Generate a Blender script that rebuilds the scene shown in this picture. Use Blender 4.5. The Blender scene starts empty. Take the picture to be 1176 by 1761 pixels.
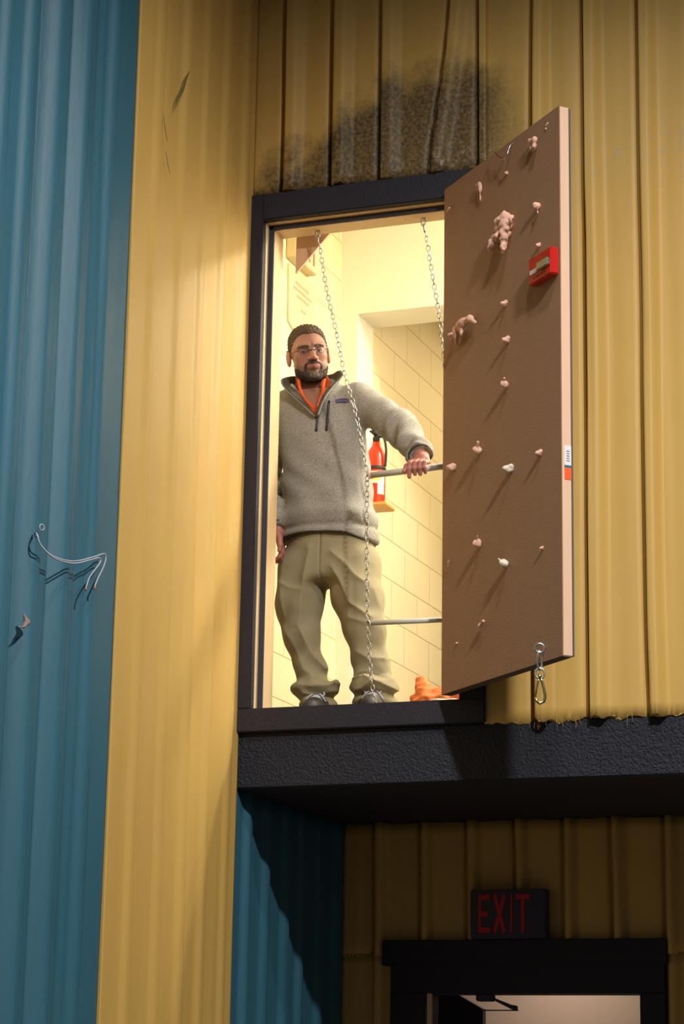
import bpy, bmesh, math, random
import numpy as np
from mathutils import Vector, Matrix, noise as mnoise
random.seed(7)
SC = bpy.context.scene
COL = SC.collection

# ------------------------------------------------------------------ camera
cam_d = bpy.data.cameras.new('camera'); cam = bpy.data.objects.new('camera', cam_d); COL.objects.link(cam)
YAW, PITCH, ROLL = 0.358551278, 0.248741432, 0.0172607389
_f = np.array([-math.sin(YAW)*math.cos(PITCH), math.cos(YAW)*math.cos(PITCH), math.sin(PITCH)])
_r = np.array([math.cos(YAW), math.sin(YAW), 0.0]); _u = np.cross(_r, _f)
_c, _s = math.cos(ROLL), math.sin(ROLL)
_r2 = _c*_r+_s*_u; _u2 = -_s*_r+_c*_u
cam.matrix_world = Matrix(((_r2[0], _u2[0], -_f[0], 3.65793647), (_r2[1], _u2[1], -_f[1], -8.6), (_r2[2], _u2[2], -_f[2], 1.60), (0, 0, 0, 1)))
cam_d.sensor_fit = 'VERTICAL'; cam_d.sensor_height = 36.0; cam_d.lens = 4017.047/1761*36
cam_d.clip_start = 0.1; cam_d.clip_end = 100
SC.camera = cam

# ------------------------------------------------------------------ world, lamps, exposure
SC.view_settings.view_transform = 'Standard'; SC.view_settings.look = 'None'
SC.view_settings.exposure = 0.0; SC.view_settings.gamma = 1.0
SC.view_settings.use_curve_mapping = False
W = bpy.data.worlds.new('world'); SC.world = W; W.use_nodes = True
W.node_tree.nodes['Background'].inputs[0].default_value = (0.60, 0.60, 0.72, 1)
W.node_tree.nodes['Background'].inputs[1].default_value = 0.080

def area(name, loc, rot, size, power, color, shape='DISK', size_y=None, spread=180):
    l = bpy.data.lights.new(name, 'AREA'); l.shape = shape; l.size = size
    if size_y: l.size_y = size_y
    l.energy = power; l.color = color; l.spread = math.radians(spread)
    o = bpy.data.objects.new(name, l); COL.objects.link(o); o.location = loc; o.rotation_euler = rot
    return o
area('high_bay_lamp', (3.57, -3.84, 6.30), (0, 0, 0), 0.26, 400, (1.0, 0.95, 0.89))
sp_d = bpy.data.lights.new('second_high_bay_lamp', 'SPOT'); sp_d.energy = 460; sp_d.color = (1.0, 0.95, 0.89); sp_d.shadow_soft_size = 0.14
sp_d.spot_size = math.radians(60); sp_d.spot_blend = 1.0
sp_o = bpy.data.objects.new('second_high_bay_lamp', sp_d); COL.objects.link(sp_o); sp_o.location = (2.6, -3.5, 8.5)
sp_o.rotation_euler = (Vector((0.9, -0.6, 2.6))-Vector((2.6, -3.5, 8.5))).to_track_quat('-Z', 'Y').to_euler()
area('room_lamp', (1.95, 1.10, 5.74), (0, 0, 0), 0.7, 100, (1.0, 0.95, 0.84), 'RECTANGLE', 0.25)
area('landing_lamp', (1.05, 3.0, 5.72), (0, 0, 0), 1.1, 22, (1.0, 0.80, 0.52), 'RECTANGLE', 0.3)
area('corridor_lamp', (0.50, 2.80, 2.60), (0, 0, 0), 0.25, 5.0, (1.0, 0.80, 0.66))

# ------------------------------------------------------------------ materials
def nodes(name):
    m = bpy.data.materials.new(name); m.use_nodes = True
    nt = m.node_tree; b = nt.nodes['Principled BSDF']
    return m, nt, b
def srgb(r, g, b):
    f = lambda c: (c/255/12.92) if c/255 <= 0.04045 else ((c/255+0.055)/1.055)**2.4
    return (f(r), f(g), f(b), 1)
def mat(name, col, rough=0.6, metal=0.0, bump=0.0, bscale=60.0, mottle=0.0, mscale=8.0, stretch=(1, 1, 1), spec=0.5, trans=0.0):
    m, nt, b = nodes(name)
    b.inputs['Base Color'].default_value = col; b.inputs['Roughness'].default_value = rough
    b.inputs['Metallic'].default_value = metal; b.inputs['Specular IOR Level'].default_value = spec
    if trans: b.inputs['Transmission Weight'].default_value = trans
    if bump or mottle:
        tc = nt.nodes.new('ShaderNodeTexCoord'); mp = nt.nodes.new('ShaderNodeMapping')
        mp.inputs['Scale'].default_value = stretch; nt.links.new(tc.outputs['Object'], mp.inputs['Vector'])
    if bump:
        n = nt.nodes.new('ShaderNodeTexNoise'); n.inputs['Scale'].default_value = bscale; n.inputs['Detail'].default_value = 6
        bp = nt.nodes.new('ShaderNodeBump'); bp.inputs['Strength'].default_value = bump; bp.inputs['Distance'].default_value = 0.01
        nt.links.new(mp.outputs[0], n.inputs['Vector']); nt.links.new(n.outputs['Fac'], bp.inputs['Height']); nt.links.new(bp.outputs[0], b.inputs['Normal'])
    if mottle:
        n = nt.nodes.new('ShaderNodeTexNoise'); n.inputs['Scale'].default_value = mscale; n.inputs['Detail'].default_value = 5
        mx = nt.nodes.new('ShaderNodeMix'); mx.data_type = 'RGBA'
        mx.inputs['A'].default_value = tuple(c*(1-mottle) for c in col[:3])+(1,)
        mx.inputs['B'].default_value = tuple(min(1, c*(1+mottle)) for c in col[:3])+(1,)
        nt.links.new(mp.outputs[0], n.inputs['Vector'])
        nt.links.new(n.outputs['Fac'], mx.inputs['Factor']); nt.links.new(mx.outputs['Result'], b.inputs['Base Color'])
    return m

M = {}
M['yellow'] = mat('yellow_vinyl', srgb(206, 168, 90), 0.55, bump=0.12, bscale=25, mottle=0.06, mscale=3, stretch=(2, 2, 0.4))
M['yellow_dim'] = M['yellow']
M['teal'] = mat('teal_vinyl', srgb(48, 100, 120), 0.55, bump=0.12, bscale=25, mottle=0.10, mscale=3, stretch=(2, 2, 0.4))
M['black'] = mat('black_painted_wood', srgb(36, 34, 46), 0.6, bump=0.25, bscale=120)
M['beam'] = mat('black_textured_beam', srgb(19, 25, 42), 0.6, bump=1.0, bscale=110, mottle=0.2, mscale=60)
M['soffit'] = mat('black_soffit', srgb(28, 24, 38), 0.8)
M['wood'] = mat('pale_pine', srgb(222, 192, 146), 0.55, bump=0.08, bscale=30, mottle=0.10, mscale=6, stretch=(8, 8, 0.6))
M['gasket'] = mat('dark_gasket', srgb(60, 60, 72), 0.7)
M['hardboard'] = mat('brown_hardboard', srgb(158, 122, 92), 0.75, bump=0.35, bscale=300, mottle=0.10, mscale=120)
M['edgewood'] = mat('pale_door_edge', srgb(226, 188, 158), 0.6, mottle=0.08, mscale=5, stretch=(6, 6, 1))
M['doorside'] = mat('grey_door_back', srgb(92, 84, 84), 0.7)
M['cream'] = mat('cream_wall_paint', srgb(245, 239, 220), 0.6, bump=0.05, bscale=40)
M['floor'] = mat('landing_floor', srgb(104, 94, 80), 0.7)
M['chain'] = mat('galvanised_steel', srgb(178, 176, 170), 0.38, metal=0.85)
M['steel'] = mat('bright_steel', srgb(205, 208, 216), 0.25, metal=1.0)
M['brass'] = mat('brassy_steel', srgb(190, 176, 130), 0.28, metal=1.0)
M['rail'] = mat('grey_pipe', srgb(204, 202, 196), 0.5, metal=0.0)
M['foam'] = mat('pink_foam', srgb(232, 186, 162), 0.85, bump=0.5, bscale=80, mottle=0.12, mscale=40)
M['foamwhite'] = mat('white_foam', srgb(226, 214, 196), 0.85, bump=0.4, bscale=80)
M['orange_rag'] = mat('orange_cloth', srgb(236, 130, 76), 0.9, bump=0.5, bscale=60, mottle=0.15, mscale=25)
M['red'] = mat('red_plastic', srgb(196, 28, 22), 0.35)
M['red_paint'] = mat('red_enamel', srgb(226, 52, 18), 0.3)
M['exitred'] = mat('exit_red', srgb(196, 8, 30), 0.5)
M['exitpaint'] = mat('sign_red', srgb(236, 60, 40), 0.5)
M['exitbox'] = mat('dark_sign_box', srgb(40, 34, 62), 0.45)
M['signwhite'] = mat('cream_sign_plastic', srgb(222, 204, 160), 0.5)
M['lens'] = mat('clear_lens', srgb(128, 140, 120), 0.06, trans=0.25, spec=1.0)
M['white'] = mat('white_plastic', srgb(228, 228, 232), 0.5)
M['greyink'] = mat('grey_ink', srgb(120, 122, 130), 0.7)
M['teal_ink'] = mat('teal_ink', srgb(10, 112, 112), 0.6)
M['orange_ink'] = mat('orange_ink', srgb(240, 92, 36), 0.6)
M['pinkink'] = mat('faded_red_ink', srgb(236, 150, 120), 0.7)
M['yellowlabel'] = mat('yellow_label', srgb(230, 205, 60), 0.6)
M['blackrub'] = mat('black_rubber', srgb(32, 30, 32), 0.6)
M['tan'] = mat('tan_bracket', srgb(214, 158, 82), 0.5)
M['corrwall'] = mat('pinkish_white_wall', srgb(226, 206, 186), 0.7, bump=0.1, bscale=20)
M['darkdoor'] = mat('dark_partition', srgb(36, 28, 44), 0.7)
M['skin'] = None
M['fleece_dark'] = mat('dark_fleece', srgb(78, 72, 60), 0.95, bump=0.4, bscale=200)
M['zip'] = mat('charcoal_zip', srgb(40, 40, 44), 0.5)
M['shirt'] = mat('orange_knit', srgb(226, 92, 42), 0.85, bump=0.2, bscale=200)
M['trousers'] = mat('khaki_cotton', srgb(148, 137, 106), 0.85, bump=0.15, bscale=250, mottle=0.05, mscale=12)
M['shoe'] = mat('dark_shoe_leather', srgb(52, 46, 46), 0.6)
M['sole'] = mat('grey_sole', srgb(150, 148, 150), 0.7)
M['lace'] = mat('light_lace', srgb(188, 188, 196), 0.8)
M['navy'] = mat('navy_frame', srgb(30, 28, 34), 0.35)
M['glass'] = mat('spectacle_lens', (0.92, 0.94, 0.94, 1), 0.03, trans=1.0)
M['eyewhite'] = mat('eye_white', srgb(205, 190, 180), 0.3)
M['iris'] = mat('dark_iris', srgb(48, 34, 24), 0.3)
M['hair'] = mat('brown_grey_hair', srgb(84, 66, 48), 0.8, bump=1.0, bscale=150, mottle=0.5, mscale=90)
M['beard'] = mat('dark_grey_beard', srgb(74, 60, 54), 0.9, bump=0.9, bscale=200, mottle=0.35, mscale=140)
M['greybeard'] = mat('pale_grey_beard', srgb(112, 100, 90), 0.9, bump=0.9, bscale=200, mottle=0.3, mscale=140)
M['lip'] = mat('lip_skin', srgb(176, 104, 92), 0.5)
M['violet'] = mat('violet_label_thread', srgb(88, 66, 130), 0.8)
M['blue'] = mat('blue_button', srgb(40, 60, 150), 0.5)
M['wire'] = mat('pale_cable', srgb(176, 178, 190), 0.5)
M['copper'] = mat('copper_tip', srgb(190, 120, 80), 0.5)
M['scrapgrey'] = mat('dull_scrap', srgb(142, 122, 116), 0.9)
M['paper'] = mat('white_paper', srgb(240, 232, 214), 0.8)

def fleece():
    m, nt, b = nodes('heather_grey_fleece')
    b.inputs['Roughness'].default_value = 0.95
    tc = nt.nodes.new('ShaderNodeTexCoord')
    n1 = nt.nodes.new('ShaderNodeTexNoise'); n1.inputs['Scale'].default_value = 260; n1.inputs['Detail'].default_value = 3
    n2 = nt.nodes.new('ShaderNodeTexNoise'); n2.inputs['Scale'].default_value = 16; n2.inputs['Detail'].default_value = 3
    r1 = nt.nodes.new('ShaderNodeValToRGB'); r1.color_ramp.elements[0].position = 0.3; r1.color_ramp.elements[1].position = 0.7
    r1.color_ramp.elements[0].color = srgb(122, 117, 109); r1.color_ramp.elements[1].color = srgb(178, 173, 163)
    bp = nt.nodes.new('ShaderNodeBump'); bp.inputs['Strength'].default_value = 0.5; bp.inputs['Distance'].default_value = 0.006
    ad = nt.nodes.new('ShaderNodeMath'); ad.operation = 'ADD'
    nt.links.new(tc.outputs['Object'], n1.inputs['Vector']); nt.links.new(tc.outputs['Object'], n2.inputs['Vector'])
    nt.links.new(n1.outputs['Fac'], r1.inputs['Fac']); nt.links.new(r1.outputs['Color'], b.inputs['Base Color'])
    nt.links.new(n1.outputs['Fac'], ad.inputs[0]); nt.links.new(n2.outputs['Fac'], ad.inputs[1])
    nt.links.new(ad.outputs[0], bp.inputs['Height']); nt.links.new(bp.outputs[0], b.inputs['Normal'])
    return m
M['fleece'] = fleece()
def skin():
    m, nt, b = nodes('skin')
    b.inputs['Roughness'].default_value = 0.5
    at = nt.nodes.new('ShaderNodeAttribute'); at.attribute_name = 'tint'
    tc = nt.nodes.new('ShaderNodeTexCoord')
    n = nt.nodes.new('ShaderNodeTexNoise'); n.inputs['Scale'].default_value = 45
    mx = nt.nodes.new('ShaderNodeMix'); mx.data_type = 'RGBA'; mx.blend_type = 'MULTIPLY'; mx.inputs['Factor'].default_value = 0.25
    nt.links.new(tc.outputs['Object'], n.inputs['Vector']); nt.links.new(at.outputs['Color'], mx.inputs['A']); nt.links.new(n.outputs['Color'], mx.inputs['B'])
    nt.links.new(mx.outputs['Result'], b.inputs['Base Color'])
    b.inputs['Subsurface Weight'].default_value = 0.08; b.inputs['Subsurface Scale'].default_value = 0.01
    return m
M['skin'] = skin()

def block_mat():
    # painted concrete block: faint joints as real grooves (bump) and slightly darker mortar paint
    m, nt, b = nodes('painted_block')
    b.inputs['Roughness'].default_value = 0.6
    tc = nt.nodes.new('ShaderNodeTexCoord'); mp = nt.nodes.new('ShaderNodeMapping')
    sx = nt.nodes.new('ShaderNodeSeparateXYZ'); cb = nt.nodes.new('ShaderNodeCombineXYZ')
    nt.links.new(tc.outputs['Object'], sx.inputs[0])
    nt.links.new(sx.outputs['Y'], cb.inputs['X']); nt.links.new(sx.outputs['Z'], cb.inputs['Y'])
    nt.links.new(cb.outputs[0], mp.inputs['Vector']); mp.inputs['Location'].default_value = (0.05, 0.06, 0)
    br = nt.nodes.new('ShaderNodeTexBrick'); br.inputs['Scale'].default_value = 1.0
    br.inputs['Brick Width'].default_value = 0.40; br.inputs['Row Height'].default_value = 0.20; br.inputs['Mortar Size'].default_value = 0.004
    br.inputs['Mortar Smooth'].default_value = 0.6
    br.inputs['Color1'].default_value = srgb(236, 222, 182); br.inputs['Color2'].default_value = srgb(233, 218, 177); br.inputs['Mortar'].default_value = srgb(204, 182, 132)
    nt.links.new(mp.outputs[0], br.inputs['Vector']); nt.links.new(br.outputs['Color'], b.inputs['Base Color'])
    n = nt.nodes.new('ShaderNodeTexNoise'); n.inputs['Scale'].default_value = 70; n.inputs['Detail'].default_value = 5
    nt.links.new(tc.outputs['Object'], n.inputs['Vector'])
    su = nt.nodes.new('ShaderNodeMath'); su.operation = 'MULTIPLY_ADD'; su.inputs[1].default_value = -1.0
    sc2 = nt.nodes.new('ShaderNodeMath'); sc2.operation = 'MULTIPLY'; sc2.inputs[1].default_value = 0.25
    nt.links.new(n.outputs['Fac'], sc2.inputs[0]); nt.links.new(br.outputs['Fac'], su.inputs[0]); nt.links.new(sc2.outputs[0], su.inputs[2])
    bp = nt.nodes.new('ShaderNodeBump'); bp.inputs['Strength'].default_value = 0.5; bp.inputs['Distance'].default_value = 0.006
    nt.links.new(su.outputs[0], bp.inputs['Height']); nt.links.new(bp.outputs[0], b.inputs['Normal'])
    return m
M['block'] = block_mat()

def stained_yellow():
    # yellow vinyl with the sooty mould stain above the hatch (a mark with its own shape)
    m, nt, b = nodes('stained_yellow_vinyl')
    b.inputs['Roughness'].default_value = 0.55
    L = nt.links.new
    tc = nt.nodes.new('ShaderNodeTexCoord'); sx = nt.nodes.new('ShaderNodeSeparateXYZ'); L(tc.outputs['Object'], sx.inputs[0])
    def mth(op, a, bb=None, cc=None):
        n = nt.nodes.new('ShaderNodeMath'); n.operation = op
        for i, v in enumerate((a, bb, cc)):
            if v is None: continue
            if isinstance(v, (int, float)): n.inputs[i].default_value = v
            else: L(v, n.inputs[i])
        return n.outputs[0]
    nz = nt.nodes.new('ShaderNodeTexNoise'); nz.inputs['Scale'].default_value = 6; nz.inputs['Detail'].default_value = 8; nz.inputs['Roughness'].default_value = 0.65
    L(tc.outputs['Object'], nz.inputs['Vector'])
    fine = nt.nodes.new('ShaderNodeTexNoise'); fine.inputs['Scale'].default_value = 70; fine.inputs['Detail'].default_value = 6
    L(tc.outputs['Object'], fine.inputs['Vector'])
    # height of the stain's upper edge over x
    cr = nt.nodes.new('ShaderNodeFloatCurve')
    c = cr.mapping.curves[0]
    pts = [(0.0, 0.14), (0.12, 0.26), (0.28, 0.44), (0.42, 0.68), (0.58, 0.78), (0.78, 0.78), (0.92, 0.62), (1.0, 0.3)]
    c.points[0].location = pts[0]; c.points[1].location = pts[-1]
    for q in pts[1:-1]: c.points.new(*q)
    cr.mapping.update()
    L(mth('DIVIDE', sx.outputs['X'], 1.25), cr.inputs['Value'])
    top = mth('MULTIPLY_ADD', cr.outputs['Value'], 0.60, 5.40)
    edge = mth('MULTIPLY_ADD', nz.outputs['Fac'], 0.5, -0.25)
    d = mth('ADD', mth('SUBTRACT', top, sx.outputs['Z']), edge)
    k = nt.nodes.new('ShaderNodeMapRange'); k.inputs['From Min'].default_value = -0.02; k.inputs['From Max'].default_value = 0.16
    L(d, k.inputs['Value'])
    rx = nt.nodes.new('ShaderNodeMapRange'); rx.inputs['From Min'].default_value = 1.28; rx.inputs['From Max'].default_value = 1.02
    L(sx.outputs['X'], rx.inputs['Value'])
    zz = nt.nodes.new('ShaderNodeMapRange'); zz.inputs['From Min'].default_value = 5.15; zz.inputs['From Max'].default_value = 5.30
    L(sx.outputs['Z'], zz.inputs['Value'])
    sp = nt.nodes.new('ShaderNodeMapRange'); sp.inputs['From Min'].default_value = 0.32; sp.inputs['From Max'].default_value = 0.62
    L(fine.outputs['Fac'], sp.inputs['Value'])
    fac = mth('MULTIPLY', mth('MULTIPLY', mth('MULTIPLY', k.outputs[0], rx.outputs[0]), zz.outputs[0]), mth('MULTIPLY_ADD', sp.outputs[0], 0.32, 0.66))
    mn = nt.nodes.new('ShaderNodeTexNoise'); mn.inputs['Scale'].default_value = 3; L(tc.outputs['Object'], mn.inputs['Vector'])
    base = nt.nodes.new('ShaderNodeMix'); base.data_type = 'RGBA'
    base.inputs['A'].default_value = tuple(x*0.94 for x in srgb(206, 168, 90)[:3])+(1,); base.inputs['B'].default_value = tuple(x*1.06 for x in srgb(206, 168, 90)[:3])+(1,)
    L(mn.outputs['Fac'], base.inputs['Factor'])
    mx = nt.nodes.new('ShaderNodeMix'); mx.data_type = 'RGBA'; L(base.outputs['Result'], mx.inputs['A']); mx.inputs['B'].default_value = srgb(46, 38, 34)
    L(mth('MULTIPLY', fac, 0.93), mx.inputs['Factor']); L(mx.outputs['Result'], b.inputs['Base Color'])
    # pale scraped flecks just above the casing
    n3 = nt.nodes.new('ShaderNodeTexNoise'); n3.inputs['Scale'].default_value = 26; n3.inputs['Detail'].default_value = 9; n3.inputs['Roughness'].default_value = 0.75; L(tc.outputs['Object'], n3.inputs['Vector'])
    f3 = nt.nodes.new('ShaderNodeMapRange'); f3.inputs['From Min'].default_value = 0.54; f3.inputs['From Max'].default_value = 0.66; L(n3.outputs['Fac'], f3.inputs['Value'])
    hz = nt.nodes.new('ShaderNodeMapRange'); hz.inputs['From Min'].default_value = 5.52; hz.inputs['From Max'].default_value = 5.40; L(sx.outputs['Z'], hz.inputs['Value'])
    hx_ = nt.nodes.new('ShaderNodeMapRange'); hx_.inputs['From Min'].default_value = 0.55; hx_.inputs['From Max'].default_value = 0.85; L(sx.outputs['X'], hx_.inputs['Value'])
    m3 = nt.nodes.new('ShaderNodeMix'); m3.data_type = 'RGBA'; L(mx.outputs['Result'], m3.inputs['A']); m3.inputs['B'].default_value = srgb(176, 164, 140)
    L(mth('MULTIPLY', mth('MULTIPLY', mth('MULTIPLY', f3.outputs[0], hz.outputs[0]), hx_.outputs[0]), zz.outputs[0]), m3.inputs['Factor']); L(m3.outputs['Result'], b.inputs['Base Color'])
    bp = nt.nodes.new('ShaderNodeBump'); bp.inputs['Strength'].default_value = 0.12; bp.inputs['Distance'].default_value = 0.01
    L(nz.outputs['Fac'], bp.inputs['Height']); L(bp.outputs[0], b.inputs['Normal'])
    return m
M['stained'] = stained_yellow()

# ------------------------------------------------------------------ mesh helpers
def link(name, me, m=None, parent=None, smooth=False):
    if isinstance(me, bmesh.types.BMesh):
        d = bpy.data.meshes.new(name); me.to_mesh(d); me.free(); me = d
    o = bpy.data.objects.new(name, me); COL.objects.link(o)
    if m: me.materials.append(m)
    if smooth: me.polygons.foreach_set('use_smooth', [True]*len(me.polygons))
    if parent is not None:
        o.parent = parent
        o.matrix_parent_inverse = parent.matrix_world.inverted() if False else Matrix.Translation(-Vector(parent.location))
        if parent.parent is not None: o.matrix_parent_inverse = Matrix.Identity(4)
    return o
def thing(name, label, cat, loc=(0, 0, 0), group=None):
    o = bpy.data.objects.new(name, None); COL.objects.link(o); o.location = loc; o.empty_display_size = 0.05
    o['label'] = label; o['category'] = cat
    if group: o['group'] = group
    return o
def tag(o, label=None, cat=None, group=None):
    if label: o['label'] = label
    if cat: o['category'] = cat
    if group: o['group'] = group
    return o
def struct(o): o['kind'] = 'structure'; return o
def B(): return bmesh.new()
def box(bm, lo, hi, bev=0.0):
    r = bmesh.ops.create_cube(bm, size=1.0)
    c = [(a+b)/2 for a, b in zip(lo, hi)]; s = [b-a for a, b in zip(lo, hi)]
    for v in r['verts']: v.co = Vector([c[i]+v.co[i]*s[i] for i in range(3)])
    if bev:
        es = list({e for v in r['verts'] for e in v.link_edges})
        bmesh.ops.bevel(bm, geom=es, offset=bev, segments=2, affect='EDGES')
    return bm
def xform(bm, mtx):
    bmesh.ops.transform(bm, matrix=mtx, verts=bm.verts[:]); return bm
def prism(bm, poly, off):
    """extrude a planar polygon (3D points) by vector off"""
    a = [bm.verts.new(p) for p in poly]; b2 = [bm.verts.new(Vector(p)+Vector(off)) for p in poly]
    n = len(poly); bm.faces.new(a); bm.faces.new(b2[::-1])
    for i in range(n): bm.faces.new((a[i], b2[i], b2[(i+1) % n], a[(i+1) % n]))
    bmesh.ops.recalc_face_normals(bm, faces=bm.faces[:]); return bm
def tube(bm, pts, rad, seg=8, closed=False):
    pts = [Vector(p) for p in pts]; n = len(pts)
    rr = rad if isinstance(rad, (list, tuple)) else [rad]*n
    rings = []; up = None
    for i, p in enumerate(pts):
        if closed: t = (pts[(i+1) % n]-pts[i-1]).normalized()
        else: t = (pts[min(i+1, n-1)]-pts[max(i-1, 0)]).normalized()
        if up is None:
            up = t.cross(Vector((0, 0, 1)));
            if up.length < 1e-3: up = t.cross(Vector((1, 0, 0)))
            up.normalize()
        up = (up-t*up.dot(t)).normalized(); w = t.cross(up)
        rings.append([bm.verts.new(p+(up*math.cos(2*math.pi*k/seg)+w*math.sin(2*math.pi*k/seg))*rr[i]) for k in range(seg)])
    m = n if closed else n-1
    for i in range(m):
        a, b2 = rings[i], rings[(i+1) % n]
        for k in range(seg): bm.faces.new((a[k], a[(k+1) % seg], b2[(k+1) % seg], b2[k]))
    if not closed: bm.faces.new(rings[0][::-1]); bm.faces.new(rings[-1])
    return bm
def spline(pts, n=6):
    pts = [Vector(p) for p in pts]; out = []
    for i in range(len(pts)-1):
        p0 = pts[max(i-1, 0)]; p1 = pts[i]; p2 = pts[i+1]; p3 = pts[min(i+2, len(pts)-1)]
        for k in range(n):
            t = k/n
            out.append(0.5*((2*p1)+(p2-p0)*t+(2*p0-5*p1+4*p2-p3)*t*t+(3*p1-p0-3*p2+p3)*t**3))
    out.append(pts[-1]); return out
def cyl(bm, a, b2, r, seg=20, r2=None): return tube(bm, [a, b2], [r, r if r2 is None else r2], seg)
def lathe(bm, prof, c, seg=24):
    rings = [[bm.verts.new((c[0]+r*math.cos(2*math.pi*k/seg), c[1]+r*math.sin(2*math.pi*k/seg), z)) for k in range(seg)] for r, z in prof]
    for a, b2 in zip(rings, rings[1:]):
        for k in range(seg): bm.faces.new((a[k], a[(k+1) % seg], b2[(k+1) % seg], b2[k]))
    bm.faces.new(rings[0][::-1]); bm.faces.new(rings[-1]); return bm

# ------------------------------------------------------------------ padded, ribbed vinyl walls
def hsh(i, s=0.0): return mnoise.noise(Vector((i*1.73+11.1, s*3.1+0.37, 5.5)))
def ribbed(u0, u1, z0, z1, ribs, height, width, steep, dz=0.05, soft=0.012, mirror=False, slant=None, frac=0.0, dips=(), grv=0.0, fold=1.0, seed=0.0):
    """u runs along the wall; returns (U, Z, H) columns and a height table. 'steep' ribs rise fast at their start edge."""
    us = set(np.round(np.arange(u0, u1+1e-6, 0.016), 4).tolist())
    for r in ribs:
        for k in np.linspace(-0.02, width+0.03, 16):
            if u0 < r+k < u1: us.add(round(float(r+k), 4))
    us.add(u0); us.add(u1)
    us = sorted(us); keep = [us[0]]
    for a in us[1:]:
        if a-keep[-1] > 0.0025: keep.append(a)
    keep[-1] = u1
    zs = np.linspace(z0, z1, max(2, int((z1-z0)/dz)+1))
    def H(u, z):
        h = 0.0
        for i, r in enumerate(ribs):
            s = slant(i, z) if slant else 0.0
            t = u-(r+s+0.006*hsh(i+z*0.55, seed))
            hh = height*(1+0.22*hsh(i*2.3+z*0.4, seed+4))
            w = width*(1+0.15*hsh(i*5.1+z*0.3, seed+7))
            if t < -0.02 or t > w+0.04: continue
            if not mirror:
                up = min(max(t/steep, 0), 1); dn = min(max((w-t)/(w*0.55), 0), 1)
            else:
                up = min(max(t/(w*0.55), 0), 1); dn = min(max((w-t)/steep, 0), 1)
            up = up*up*(3-2*up); dn = dn*dn*(3-2*dn)
            h = max(h, hh*up*dn)
        if grv:
            for i, r in enumerate(ribs):
                t = u-(r+(slant(i, z) if slant else 0.0)+0.006*hsh(i+z*0.55, seed))
                if -0.03 < t < 0.004: h -= grv*math.exp(-((t+0.010)/0.0075)**2)
        for c_, w_, d_ in dips: h -= d_*math.exp(-((u-c_)/w_)**2)
        h += 0.004*mnoise.noise(Vector((u*9, z*0.7, seed+1)))+0.003*fold*mnoise.noise(Vector((u*22, z*1.1, seed+2)))
        return h
    return keep, zs, H
def rib_mesh(name, u0, u1, z0, z1, ribs, m, place, back, jag=0.0, jagtop=0.0, **kw):
    U, Z, H = ribbed(u0, u1, z0, z1, ribs, **kw)
    bm = B(); g = []
    for j, z in enumerate(Z):
        row = []
        for u in U:
            zz = z
            if j == 0 and jag: zz = z+jag*mnoise.noise(Vector((u*30, 3.3, 0)))+jag*0.6*mnoise.noise(Vector((u*90, 1.3, 0)))
            if j == len(Z)-1 and jagtop: zz = z+jagtop*mnoise.noise(Vector((u*24, 7.3, 0)))
            row.append(bm.verts.new(place(u, H(u, z), zz)))
        g.append(row)
    for j in range(len(Z)-1):
        for i in range(len(U)-1): bm.faces.new((g[j][i], g[j][i+1], g[j+1][i+1], g[j+1][i]))
    # closed thickness behind
    bl = [[bm.verts.new(place(u, -back, z)) for u in (U[0], U[-1])] for z in (Z[0], Z[-1])]
    bm.faces.new((bl[0][0], bl[1][0], bl[1][1], bl[0][1]))
    bm.faces.new([g[0][i] for i in range(len(U)-1, -1, -1)]+[bl[0][0], bl[0][1]])
    bm.faces.new([g[-1][i] for i in range(len(U))]+[bl[1][1], bl[1][0]])
    bm.faces.new([g[j][0] for j in range(len(Z))]+[bl[1][0], bl[0][0]])
    bm.faces.new([g[j][-1] for j in range(len(Z)-1, -1, -1)]+[bl[0][1], bl[1][1]])
    bmesh.ops.recalc_face_normals(bm, faces=bm.faces[:])
    o = link(name, bm, m)
    for p in o.data.polygons: p.use_smooth = len(p.vertices) == 4
    return struct(o)

front_ribs = [0.145, 0.365, 0.581, 0.806, 1.022, 1.245, 1.462, 1.69, 1.905, 2.13, 2.35, 2.57, 2.8]
def slant(i, z):
    if i == 3: return 0.022+0.075*max(0, min(1, (z-5.4)/0.9))-0.03*max(0, min(1, (5.9-z)/0.6))
    if i == 4: return -0.01
    return 0.0
fp = lambda u, h, z: (u, -h, z)
rib_mesh('wall_front', 1.04, 3.0, 3.045, 7.2, [r for r in front_ribs if r > 1.1], M['stained'], fp, 0.06, jag=0.018,
         height=0.040, width=0.080, steep=0.006, grv=0.045, seed=1.0)
rib_mesh('wall_front_upper', 0.0, 1.05, 5.352, 7.2, front_ribs[:5], M['stained'], fp, 0.06, jag=0.012,
         height=0.034, width=0.095, steep=0.008, grv=0.035, slant=slant, seed=3.0)
side_ribs = [-4.35, -4.13, -3.91, -3.69, -3.47, -3.25, -3.03, -2.81, -2.59, -2.37, -2.15, -1.985, -1.775, -1.56, -1.345]
sp = lambda u, h, z: (h, u, z)
kw = dict(height=0.021, width=0.085, steep=0.012, mirror=True)
rib_mesh('wall_left', -4.6, -1.163, 0.0, 7.2, [r-0.075 for r in side_ribs], M['teal'], sp, 0.06, dz=0.08, seed=5.0, dips=((-1.885, 0.026, 0.055), (-1.66, 0.022, 0.030), (-1.47, 0.02, 0.012)), fold=0.4, **kw)
rib_mesh('wall_left_yellow', -1.163, 0.0, 0.0, 7.2, [r-0.075 for r in (-0.949, -0.71, -0.502, -0.304, -0.088)], M['yellow'], lambda u, h, z: (h+0.008, u, z), 0.06, dz=0.08, seed=6.0,
         fold=0.4, height=0.012, width=0.09, steep=0.014, mirror=True)
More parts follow.
